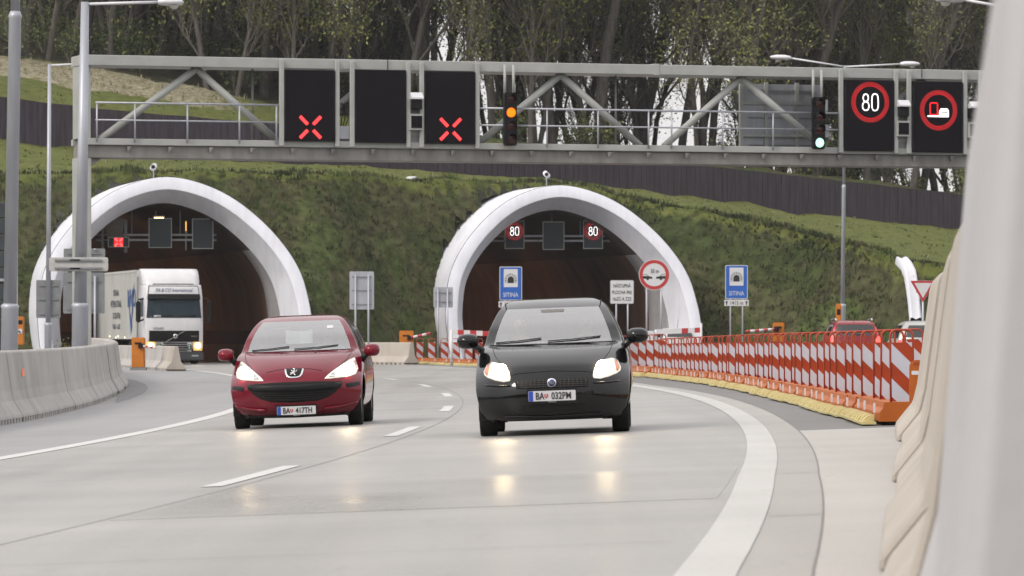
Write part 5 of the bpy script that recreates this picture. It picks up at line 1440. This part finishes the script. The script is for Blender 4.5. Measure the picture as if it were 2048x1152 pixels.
rc.patch('bumper_bar', [(-.62, .572), (-.3, .562), (0, .558), (.3, .562), (.62, .572), (.60, .512), (.3, .492), (0, .486), (-.3, .492), (-.60, .512)], M_TRIM, .022, dome=.012)
for sg in (-1, 1):
    q = [(.66, .555), (.83, .575), (.835, .53), (.68, .50)]; q = q if sg == 1 else mirror_poly(q)
    rc.patch('corner_insert', q, M_TRIM, .006)
    q = [(.38, .262), (.60, .285), (.80, .325), (.80, .302), (.60, .255), (.38, .235)]; q = q if sg == 1 else mirror_poly(q)
    rc.patch('bumper_lip', q, M_PRED, .028, dome=.010)
rc.band('front_skirt', [(-.66, .172), (0, .160), (.66, .172)], .05, M_TRIM, .0)
for sg in (-1, 1): rc.band('bonnet_edge', [(sg*.395, .632), (sg*.52, .745), (sg*.66, .875), (sg*.70, .96), (sg*.71, .99)], .007, M_WELL, .001)
rc.band('bonnet_edge', [(-.36, .735), (-.2, .765), (0, .775), (.2, .765), (.36, .735)], .006, M_WELL, .001)
em = [(-.128, .765), (-.11, .70), (-.085, .665), (-.04, .652), (.04, .652), (.085, .665), (.11, .70), (.128, .765)]
o = rc.patch('emblem_frame', em, M_CHROME, .010); rc.patch('emblem_field', [(-.105, .765), (-.09, .705), (-.07, .678), (-.035, .668), (.035, .668), (.07, .678), (.09, .705), (.105, .765)], M_TRIM, .016, parent=o, dens=.02)
li = MB()     # rearing lion mark on the emblem
for pl, r_ in (([(-.025, .690), (-.008, .703), (.004, .722), (.012, .740)], .012), ([(.012, .740), (.000, .752), (-.014, .752)], .011), ([(.004, .722), (-.020, .728), (-.036, .738)], .007), ([(.0, .712), (-.024, .712), (-.040, .704)], .007), ([(-.020, .695), (-.034, .684), (-.046, .686)], .008), ([(-.012, .700), (.008, .690), (.012, .678), (.028, .676)], .008), ([(.0, .706), (.026, .712), (.032, .728), (.044, .738)], .006)):
    li.tube([rc.f(x, z, .026) for x, z in pl], r_*.85, 6)
li.build('emblem_lion', M_CHROME, o)
rc.plate(.02, .255, 'BA|417TH', off=.045, under='BRATISLAVA')
rc.mirrors(.93, M_PRED, y=1.20, w=.21, h=.165, out=.13, stalk=M_TRIM); rc.wipers(); rc.seats()
rc.patch('windscreen_sticker', [(.36, 1.325), (.44, 1.325), (.445, 1.285), (.365, 1.285)], M_PLATE, .004)
for x in (-.20, .24): rc.patch('washer_jet', [(x-.012, .985), (x+.012, .985), (x+.012, .972), (x-.012, .972)], M_TRIM, .008, dens=.01, rings=3)

# cars seen from behind -----------------------------------------------------
def rear_car(name, label, px, base_y, spec, L, m, yaw, tail, Y, kind, **kw):
    x = (px-1024)/F*Y; loc = Vector((x, Y, 0.0))
    return Car(name, label, spec, L, loc, yaw, m, roll=0., **kw)
SPEC_S = [(.24, .12, 4.05, .70, .3, .2), (.35, .02, 4.12, .83, .35, .22), (.55, .0, 4.15, .875, .4, .22), (.75, .08, 4.15, .88, .45, .22), (.9, .3, 4.13, .87, .5, .2), (1.0, .75, 4.1, .85, .42, .18),
          (1.08, 1.05, 4.08, .82, .32, .16), (1.2, 1.25, 4.03, .775, .27, .15), (1.35, 1.5, 3.96, .72, .23, .14), (1.48, 1.75, 3.87, .655, .19, .13), (1.54, 1.95, 3.75, .60, .16, .12), (1.585, 2.3, 3.5, .50, .13, .1), (1.60, 2.6, 3.2, .38, .1, .08)]
Ys = 163.; sx_ = (1697-1024)/F*Ys
sv_ = Car('red_estate', 'red car with roof rails seen from behind over the striped panels', SPEC_S, 4.15, (sx_, Ys, 0), math.pi+.03, paint('bright_red_paint', (.20, .010, .015), .25), rear=True, roll=0., zg=(1.08, 1.48), sidez=(1.1, 1.47), rzg=(1.10, 1.47), wheels=(.85, 3.4), wr=.32, rtg=.86, ss=(.05, .9))
# the root stands at the nose: shift so that the tail faces the viewer
sv_.root.location = (sx_+.03*4, Ys+4.15, .09)
for sg in (-1, 1):
    q = [(.74, 1.10), (.80, 1.06), (.83, .86), (.66, .84), (.66, .98)]; q = q if sg == 1 else mirror_poly(q)
    sv_.patch('tail_light', q, M_TAILON, .012, 'r')
    q = [(.64, 1.40), (.70, 1.34), (.755, 1.16), (.71, 1.12), (.66, 1.28)]; q = q if sg == 1 else mirror_poly(q)
    sv_.patch('pillar_light', q, M_TAIL, .012, 'r')
    MB().tube([(sg*.56, 1.85, 1.55), (sg*.60, 2.0, 1.635), (sg*.60, 2.6, 1.665), (sg*.60, 3.3, 1.66), (sg*.575, 3.6, 1.60)], .022, 8).build('roof_rail', M_CHROME, sv_.root)
sv_.band('rear_wiper', [(-.3, 1.13), (.1, 1.14)], .02, M_TRIM, .02, 'r')
sv_.patch('rear_bumper', [(-.8, .62), (.8, .62), (.78, .35), (-.78, .35)], M_TRIM, .02, 'r')
MB().tube([(0, 3.4, 1.58), (0, 3.62, 1.78)], .008, 6).build('aerial', M_TRIM, sv_.root)
sv_.seats(1.85, .37, .62)
SPEC_H = [(.2, .12, 3.95, .70, .3, .2), (.32, .02, 4.02, .80, .35, .22), (.5, .0, 4.05, .835, .4, .22), (.7, .1, 4.05, .84, .45, .22), (.82, .35, 4.03, .83, .5, .2), (.92, .75, 4.0, .81, .42, .18),
          (1.0, 1.0, 3.98, .775, .32, .16), (1.12, 1.25, 3.93, .735, .27, .15), (1.24, 1.5, 3.86, .685, .23, .14), (1.36, 1.78, 3.72, .615, .19, .13), (1.41, 1.97, 3.6, .56, .16, .12), (1.45, 2.3, 3.4, .46, .13, .1), (1.462, 2.6, 3.1, .34, .1, .08)]
M_SILV = paint('silver_paint', (.42, .43, .41), .3, .5)
Yh = 122.; hx = (1846-1024)/F*Yh
hc = Car('silver_hatchback', 'silver hatchback seen from behind next to the concrete wall end', SPEC_H, 4.05, (hx+.1, Yh+4.05, 0.07), math.pi+.02, M_SILV, rear=True, roll=0., zg=(1.0, 1.36), sidez=(1.03, 1.35), rzg=(1.05, 1.35), wheels=(.83, 3.35), rtg=.80, ss=(.05, .9))
for sg in (-1, 1):
    q = [(.68, 1.02), (.77, .98), (.80, .72), (.62, .70), (.62, .90)]; q = q if sg == 1 else mirror_poly(q)
    hc.patch('tail_light', q, M_TAIL, .012, 'r')
MB().tube([(0, 3.3, 1.45), (0, 3.5, 1.62)], .008, 6).build('aerial', M_TRIM, hc.root)
hc.band('rear_wiper', [(-.25, 1.07), (.15, 1.09)], .02, M_TRIM, .02, 'r'); hc.seats(1.8)
Yw_ = 226.; wx = (1337-1024)/F*Yw_
wc = Car('pale_hatchback', 'pale hatchback entering the tunnel, only its roof showing over the panels', SPEC_H, 4.05, (wx-.2, Yw_+4.05, .12), math.pi+.19, paint('white_paint', (.5, .5, .5), .3), rear=True, roll=0., zg=(1.0, 1.36), sidez=(1.03, 1.35), rzg=(1.05, 1.35), wheels=(.83, 3.35), rtg=.82, ss=(.05, .9))
for sg in (-1, 1):
    q = [(.68, 1.02), (.77, .98), (.80, .72), (.62, .70), (.62, .90)]; q = q if sg == 1 else mirror_poly(q)
    wc.patch('tail_light', q, M_TAIL, .012, 'r')
MB().tube([(0, 3.3, 1.45), (0, 3.5, 1.85)], .01, 6).build('aerial', M_TRIM, wc.root); wc.seats(1.8)

# ---------------------------------------------------------------- lorry
def lorry():
    gx = gp(349, 727.3); Y0 = 210.; x0 = (349-1024)/F*Y0
    t = empty('box_lorry', (x0, Y0, 0.03), 'white box lorry with blue V lettering leaving the tunnel', 'lorry', rz=.215)
    W = paint('lorry_white', (.55, .55, .57), .35); BX = mat('box_side', (.44, .44, .42), .5, 0, .12, 1.2, stretch=(1, .6, .2))
    # cab: nose outline from the side, slightly rounded in plan
    cab = []
    prof = [(.55, .06), (1.05, .02), (1.45, .0), (1.62, .02), (2.30, .14), (2.45, .17), (2.75, .24), (2.85, .30)]
    rows = []
    for z, y in prof:
        w = 1.235 if z < 2.4 else 1.235-.05*(z-2.4)/.45
        rows.append([Vector((w*x, y+.16*abs(x)**4, z)) for x in [-1+.1*k for k in range(21)]]+[Vector((w, 2.1, z))]+[Vector((-w, 2.1, z))])
    mb = MB().grid(rows, closed=True); mb.add(rows[-1], [tuple(range(len(rows[-1])))]); mb.add(rows[0], [tuple(range(len(rows[0])-1, -1, -1))])
    cb = mb.build('cab', W, t)
    def fy(x, z): return interp(prof, z)+.16*abs(x/1.235)**4
    def face(name, poly, m, off=.012, parent=None):
        pts = path_pts(list(poly)+[poly[0]], .12)[:-1]; cx = sum(p[0] for p in pts)/len(pts); cz = sum(p[1] for p in pts)/len(pts); rr = []
        for k in range(5):
            q = 1-k*.245; rr.append([Vector((cx+(x-cx)*q, fy(cx+(x-cx)*q, cz+(z-cz)*q)-off, cz+(z-cz)*q)) for x, z in pts])
        rr.insert(0, [v+Vector((0, off*1.8, 0)) for v in rr[0]])
        b = MB().grid(rr, closed=True, sm=False); b.add(rr[-1], [tuple(range(len(pts)))]); return b.build(name, m, parent or t)
    M_WS = mat('lorry_glass', (.020, .032, .042), .10, 0, .2, 3, spec=.15)
    ws = face('windscreen', [(-1.17, 1.66), (1.17, 1.66), (1.15, 1.8), (1.10, 2.36), (-1.10, 2.36), (-1.15, 1.8)], M_WS)
    face('sun_visor', [(-1.12, 2.34), (1.12, 2.34), (1.10, 2.50), (-1.10, 2.50)], M_TRIM, .16)
    for a, b in ((-.95, -.1), (.05, .9)):
        MB().tube([(a, fy(a, 1.68)-.04, 1.70), (b, fy(b, 1.72)-.04, 1.75)], .016, 5).build('wiper', M_TRIM, t)
    MB().box((-.72, fy(-.7, 1.74)-.03, 1.72), (.30, .01, .07)).build('windscreen_card', M_PLATE, ws)
    face('sign_surround', [(-1.09, 2.49), (1.09, 2.49), (1.05, 2.82), (-1.05, 2.82)], M_TRIM, .03)
    sp = face('roof_sign', [(-1.06, 2.52), (1.06, 2.52), (1.02, 2.79), (-1.02, 2.79)], M_WHITE, .045)
    text_mb('PA & CO International', .135, .86, .0, Matrix.Translation((0, .23-.075, 2.59)), shear=.25).build('roof_sign_lettering', mat('letter_blue', (.06, .09, .20), .5), t)
    gr = face('grille', [(-1.06, .80), (1.06, .80), (1.06, 1.20), (-1.06, 1.20)], M_TRIM, .02)
    for k in range(6): MB().box((0, fy(0, .8)-.035, .84+.065*k), (2.0, .03, .022)).build('grille_slat', M_BLACK, gr)
    MB().prism([(-.40, .80), (-.34, .80), (.46, 1.19), (.40, 1.19)], -.0, .02, c=Vector((0, fy(0, 1)-.07, 0))).build('grille_bar', M_CHROME, gr)
    MB().lathe([(.05, -.01), (.085, -.015), (.085, .02)], 20, 'Y', (.03, fy(0, 1)-.075, 1.0)).build('badge_ring', M_CHROME, gr)
    text_mb('VOLVO', .075, 1.25, .02, Matrix.Translation((-.68, fy(-.68, 1.25)-.03, 1.245))).build('cab_lettering', M_SBLK, t)
    text_mb('FH12', .07, 1.1, .02, Matrix.Translation((.83, fy(.83, .98)-.06, .955))).build('grille_lettering', M_CHROME, gr)
    lw = face('lower_grille', [(-.55, .42), (.72, .42), (.72, .78), (-.55, .78)], W, .03)
    for k in range(4):
        b = MB().box((.02, .02-.04, .505+.082*k), (1.02, .03, .042)); b.build('slot', M_BLACK, lw)
    for x, ch in ((-.60, 'L'), (.62, 'S')):
        MB().lathe([(0, -.055), (.11, -.055), (.11, .0)], 20, 'Y', (x, .02, .62)).build('roundel', mat('roundel_green', (.02, .07, .04), .4), t)
        text_mb(ch, .12, 1., .02, Matrix.Translation((x, -.04, .56))).build('roundel_letter', M_PLATE, t)
    for sg in (-1, 1):
        p = [(sg*.80, .48), (sg*1.20, .48), (sg*1.20, .80), (sg*.80, .80)]
        o = face('headlight', p if sg == 1 else p[::-1], mat('amber_lens', (.60, .42, .14), .2, 0, .15, 9, coat=1, emit=(1, .6, .2), estr=.25), .045)
        MB().disc((sg*.99, .02, .66), .105, 16, 'Y', sx=1.15).build('lamp_glow', M_LAMPON, o)
        o.location.y = -.01
        for c in kids(o): c.location.y = -.03
        MB().disc((sg*.99, -.045, .66), .05, 12, 'Y').build('bulb', mat('lorry_bulb', (.8, .7, .5), .2, emit=(1, .82, .55), estr=25), o)
    bevel(MB().box((0, .10, .29), (2.47, .34, .32)).build('bumper', mat('bumper_dark', (.028, .030, .035), .5), t), .04, 2)
    MB().box((-.20, -.075, .22), (.52, .012, .11)).build('number_plate', M_PLATE, t)
    text_mb('BA 930 CE', .07, .8, .02, Matrix.Translation((-.20, -.085, .185))).build('plate_lettering', M_SBLK, t)
    MB().box((.86, -.075, .30), (.28, .012, .05)).build('bumper_badge', M_GALV, t)
    # roof deflector
    rows = []
    for z, y, w in ((2.86, .55, 1.16), (3.05, .62, 1.18), (3.35, .85, 1.19), (3.6, 1.15, 1.20), (3.74, 1.55, 1.20)):
        rows.append([Vector((w*x, y+.22*abs(x)**3, z)) for x in [-1+.2*k for k in range(11)]]+[Vector((w, 2.1, z)), Vector((-w, 2.1, z))])
    mb = MB().grid(rows, closed=True); mb.add(rows[-1], [tuple(range(13))]); mb.build('roof_deflector', W, t)
    MB().box((0, .42, 2.885), (1.7, .2, .04)).build('light_bar', M_TRIM, t)
    for sg in (-1, 1):
        MB().box((sg*1.237, 1.05, 2.02), (.012, .95, .62)).build('side_window', M_WS, t)
        bevel(MB().box((sg*1.50, .25, 1.88), (.20, .16, .78)).build('wing_mirror', M_TRIM, t), .05, 2)
        MB().tube([(sg*1.2, .5, 2.36), (sg*1.48, .28, 2.32)], .03, 6).tube([(sg*1.2, .5, 1.62), (sg*1.48, .28, 1.52)], .03, 6).build('mirror_arm', M_TRIM, t)
    def stretch(o):
        for c in kids(o):
            if c.type == 'MESH':
                for v in c.data.vertices: v.co.z = v.co.z*1.17 if v.co.z < 2.86 else 3.346+(v.co.z-2.86)*.766
            stretch(c)
    stretch(t)
    def wheelset(y, r=.5, tw=.32, dual=False):
        for sg in (-1, 1):
            o = bpy.data.objects.new('wheel', None); COL.objects.link(o); o.parent = t; o.location = (sg*1.03, y, r)
            MB().lathe([(r*.55, -tw/2), (r*.92, -tw/2), (r, -tw*.35), (r, tw*.35), (r*.92, tw/2), (r*.55, tw/2)], 26, 'X').build('tyre', M_RUB, o)
            MB().lathe([(0, sg*tw*.2), (r*.3, sg*tw*.3), (r*.56, sg*tw*.42)], 20, 'X').build('rim', M_RIM, o)
    for y in (1.3, 4.9, 10.2, 11.5, 12.8): wheelset(y)
    MB().box((0, 7., .85), (1.1, 13., .3)).build('chassis', M_TRIM, t)
    # box body, ribbed sides
    zb0, zb1, y0, y1 = 1.06, 3.98, 2.55, 15.2
    bevel(MB().box((0, (y0+y1)/2, (zb0+zb1)/2), (2.46, y1-y0, zb1-zb0)).build('box_body', BX, t), .03, 1)
    rb = MB()
    for sg in (-1, 1):
        for k in range(38): rb.box((sg*1.238, y0+.3+k*.33, (zb0+zb1)/2), (.02, .05, zb1-zb0-.12))
        rb.box((sg*1.24, (y0+y1)/2, zb1-.04), (.03, y1-y0, .1)); rb.box((sg*1.24, (y0+y1)/2, zb0+.05), (.03, y1-y0, .12)); rb.box((sg*1.235, y0+.05, (zb0+zb1)/2), (.04, .14, zb1-zb0))
    rb.build('box_rib', BX, t)
    MB().box((0, y0-.02, zb1-.15), (2.46, .04, .3)).build('front_header', W, t)
    MS = Matrix.Rotation(R(-90), 4, 'Z')
    BL = mat('box_blue', (.03, .09, .28), .5, 0, .15); DK = mat('box_letters', (.07, .075, .09), .5, 0, .2)
    for sg in (-1,):
        xx = sg*1.256
        MB().prism([(3.15, 3.45), (3.5, 3.2), (4.15, 1.75), (4.85, 2.75), (5.05, 3.2), (4.9, 2.6), (4.2, 1.25), (4.0, 1.55)], xx-.006, xx, 'X').build('blue_mark', BL, t)
        def side(txt, y, z, h, m=DK, wide=1.25): text_mb(txt, h, wide, .02, Matrix.Translation((xx-.004, y, z)) @ MS).build('side_lettering', m, t)
        side('NVO', 4.0, 2.45, .72, BL, 1.1)
        side('DESANA', 8.9, 2.95, .25); side('INTERNATIONAL', 8.9, 2.45, .28, DK, 1.1); side('DE SLATINA', 8.7, 1.95, .25); side('TRAGA  S.A.SIC', 8.8, 1.5, .20)
    MB().box((-1.15, 3.2, .72), (.3, 1.1, .62)).build('tank', M_TRIM, t)
    for k, y in enumerate((6.1, 8.2, 8.9, 10.9)): MB().box((-1.26, y, 1.12+.05*(k % 2)), (.02, .09, .07)).build('marker_light', mat('marker_lamp', (.8, .6, .3), .4, emit=(1, .8, .5), estr=2.2), t)
    MB().box((0, 14, .75), (2.3, .08, .5)).build('rear_guard', M_TRIM, t)
    return t
lorry()

# ---------------------------------------------------------------- people in the cars
def skin_mesh(name, verts, edges, radii, mats, sub=2, root=0):
    me = bpy.data.meshes.new(name); me.from_pydata(verts, edges, []); o = bpy.data.objects.new(name, me); COL.objects.link(o)
    md = o.modifiers.new('skin', 'SKIN'); md.use_smooth_shade = True
    for v, r in zip(me.skin_vertices[0].data, radii): v.radius = (r, r) if not isinstance(r, tuple) else r
    me.skin_vertices[0].data[root].use_root = True
    sb = o.modifiers.new('sub', 'SUBSURF'); sb.levels = sb.render_levels = sub
    dg = bpy.context.evaluated_depsgraph_get(); m2 = bpy.data.meshes.new_from_object(o.evaluated_get(dg)); m2.materials.clear()
    for m in mats: m2.materials.append(m)
    bpy.data.objects.remove(o); return m2
M_SKIN = mat('skin', (.42, .25, .18), .55, 0, .08, 10)
def person(car, x, y, zs_, label, shirt, hair, wheel=True, hair_long=False):
    """seated figure: pelvis at the seat, hands on the wheel rim or on the lap"""
    V, E, Rr = [], [], []
    def add(p, r, par=None):
        V.append(Vector(p)); Rr.append(r)
        if par is not None: E.append((par, len(V)-1))
        return len(V)-1
    pel = add((0, 0, .10), (.15, .12)); w = add((0, .05, .26), (.14, .10), pel); ch = add((0, .09, .44), (.155, .11), w); up = add((0, .10, .56), (.12, .085), ch)
    nk = add((0, .09, .64), .052, up); jw = add((0, .075, .70), (.062, .068), nk); hd = add((0, .075, .77), (.074, .086), jw); tp = add((0, .085, .845), (.058, .066), hd)
    add((0, -.025, .752), .010, hd)
    for sg in (-1, 1):
        add((sg*.078, .085, .755), .014, hd)
        sh = add((sg*.175, .10, .545), .055, up)
        if wheel:
            el = add((sg*.25, -.10, .34), .043, sh); wr_ = add((sg*.165, -.33, .42), .028, el); pm = add((sg*.155, -.40, .445), (.036, .02), wr_)
            for k in range(4):
                a = add((sg*(.155-.018+.012*k), -.435-.004*k, .470-.012*k), .009, pm); add((sg*(.145-.018+.012*k), -.425, .492-.014*k), .008, a)
            th = add((sg*.12, -.39, .455), .010, pm); add((sg*.10, -.41, .475), .009, th)
        else:
            el = add((sg*.24, -.02, .32), .043, sh); wr_ = add((sg*.13, -.22, .22), .028, el); pm = add((sg*.10, -.29, .205), (.036, .02), wr_)
            for k in range(4):
                a = add((sg*.10-.03+.02*k, -.335, .20), .009, pm); add((sg*.10-.032+.021*k, -.37+.006*abs(k-1.5), .185), .008, a)
            th = add((sg*.06, -.29, .215), .010, pm); add((sg*.045, -.315, .21), .009, th)
        hp = add((sg*.10, -.06, .09), .085, pel); kn = add((sg*.13, -.44, .14), .065, hp); an = add((sg*.12, -.66, -.20), .045, kn); add((sg*.12, -.78, -.23), (.045, .032), an)
    me = skin_mesh('person', V, E, Rr, [M_SKIN])
    o = bpy.data.objects.new('person', me); COL.objects.link(o); tag(o, label, 'person')
    o.matrix_world = car.world() @ Matrix.Translation((x, y, zs_))
    # clothes: shell over trunk and arms, hair cap, eyes and mouth
    ids = [pel, w, ch, up]; cv = [V[i] for i in ids]; ce = [(0, 1), (1, 2), (2, 3)]; cr = [tuple(k*1.07 for k in Rr[i]) for i in ids]
    for sg in (-1, 1):
        i0 = len(cv); cv += [Vector((sg*.175, .10, .545)), Vector((sg*.25, -.10, .34)) if wheel else Vector((sg*.24, -.02, .32)), Vector((sg*.178, -.295, .405)) if wheel else Vector((sg*.145, -.19, .23))]
        ce += [(3, i0), (i0, i0+1), (i0+1, i0+2)]; cr += [.064, .051, .037]
    c = bpy.data.objects.new('shirt', skin_mesh('shirt', cv, ce, cr, [shirt])); COL.objects.link(c); c.parent = o
    lv = [V[pel]]; le = []; lr = [(.16, .128)]
    for sg in (-1, 1):
        i0 = len(lv); lv += [Vector((sg*.10, -.06, .09)), Vector((sg*.13, -.44, .14)), Vector((sg*.12, -.65, -.17))]; le += [(0, i0), (i0, i0+1), (i0+1, i0+2)]; lr += [.094, .073, .055]
    c = bpy.data.objects.new('trousers', skin_mesh('trousers', lv, le, lr, [mat('trousers_dark', (.03, .035, .06), .9)])); COL.objects.link(c); c.parent = o
    rows = []
    for k in range(9):
        a = R(-20+13.5*k) if not hair_long else R(-62+18.6*k)
        rr = math.cos(a)
        ring = []
        for j in range(20):
            b = 2*math.pi*j/20; fx, fy_ = math.cos(b), math.sin(b)
            q = Vector((fx*.098*rr, .085+fy_*.112*rr, .785+.108*math.sin(a)))
            if fy_ < -.35 and a < R(20): q.y = .085-.06*rr; q.z = max(q.z, .81)
            ring.append(q)
        rows.append(ring)
    MB().grid(rows, closed=True).build('hair', hair, o)
    f_ = MB()
    for sg in (-1, 1): f_.lathe([(0, -.004), (.007, -.003), (.009, .004)], 10, 'Y', (sg*.032, -.006, .775))
    f_.box((0, -.003, .718), (.045, .01, .008)); f_.build('face_features', M_SBLK, o)
    return o
H1 = mat('dark_hair', (.02, .016, .013), .7); 
person(rc, .36, 1.72, .46, 'driver of the red hatchback, dark haired in a pale shirt, hands on the wheel', mat('shirt_pale', (.42, .42, .44), .9), H1)
person(bc, .36, 1.72, .44, 'driver of the black hatchback, dark haired in dark clothes, hands on the wheel', mat('shirt_dark', (.05, .05, .06), .9), H1)
person(bc, -.36, 1.76, .44, 'passenger of the black hatchback sitting beside the driver in dark clothes', mat('shirt_grey', (.09, .085, .09), .9), mat('brown_hair', (.05, .03, .02), .7), wheel=False, hair_long=True)

# ---------------------------------------------------------------- thin spring haze in the valley
if HAZE:
    m = bpy.data.materials.new('haze_air'); m.use_nodes = True; nt = m.node_tree; nt.nodes.clear()
    pv = nt.nodes.new('ShaderNodeVolumePrincipled'); ou = nt.nodes.new('ShaderNodeOutputMaterial')
    pv.inputs['Color'].default_value = (.93, .94, .96, 1); pv.inputs['Density'].default_value = HAZE; pv.inputs['Anisotropy'].default_value = .2
    nt.links.new(pv.outputs[0], ou.inputs['Volume'])
    o = MB().box((0, 650, 45), (3040, 4400, 96)).build('haze', m); tag(o, kind='stuff')
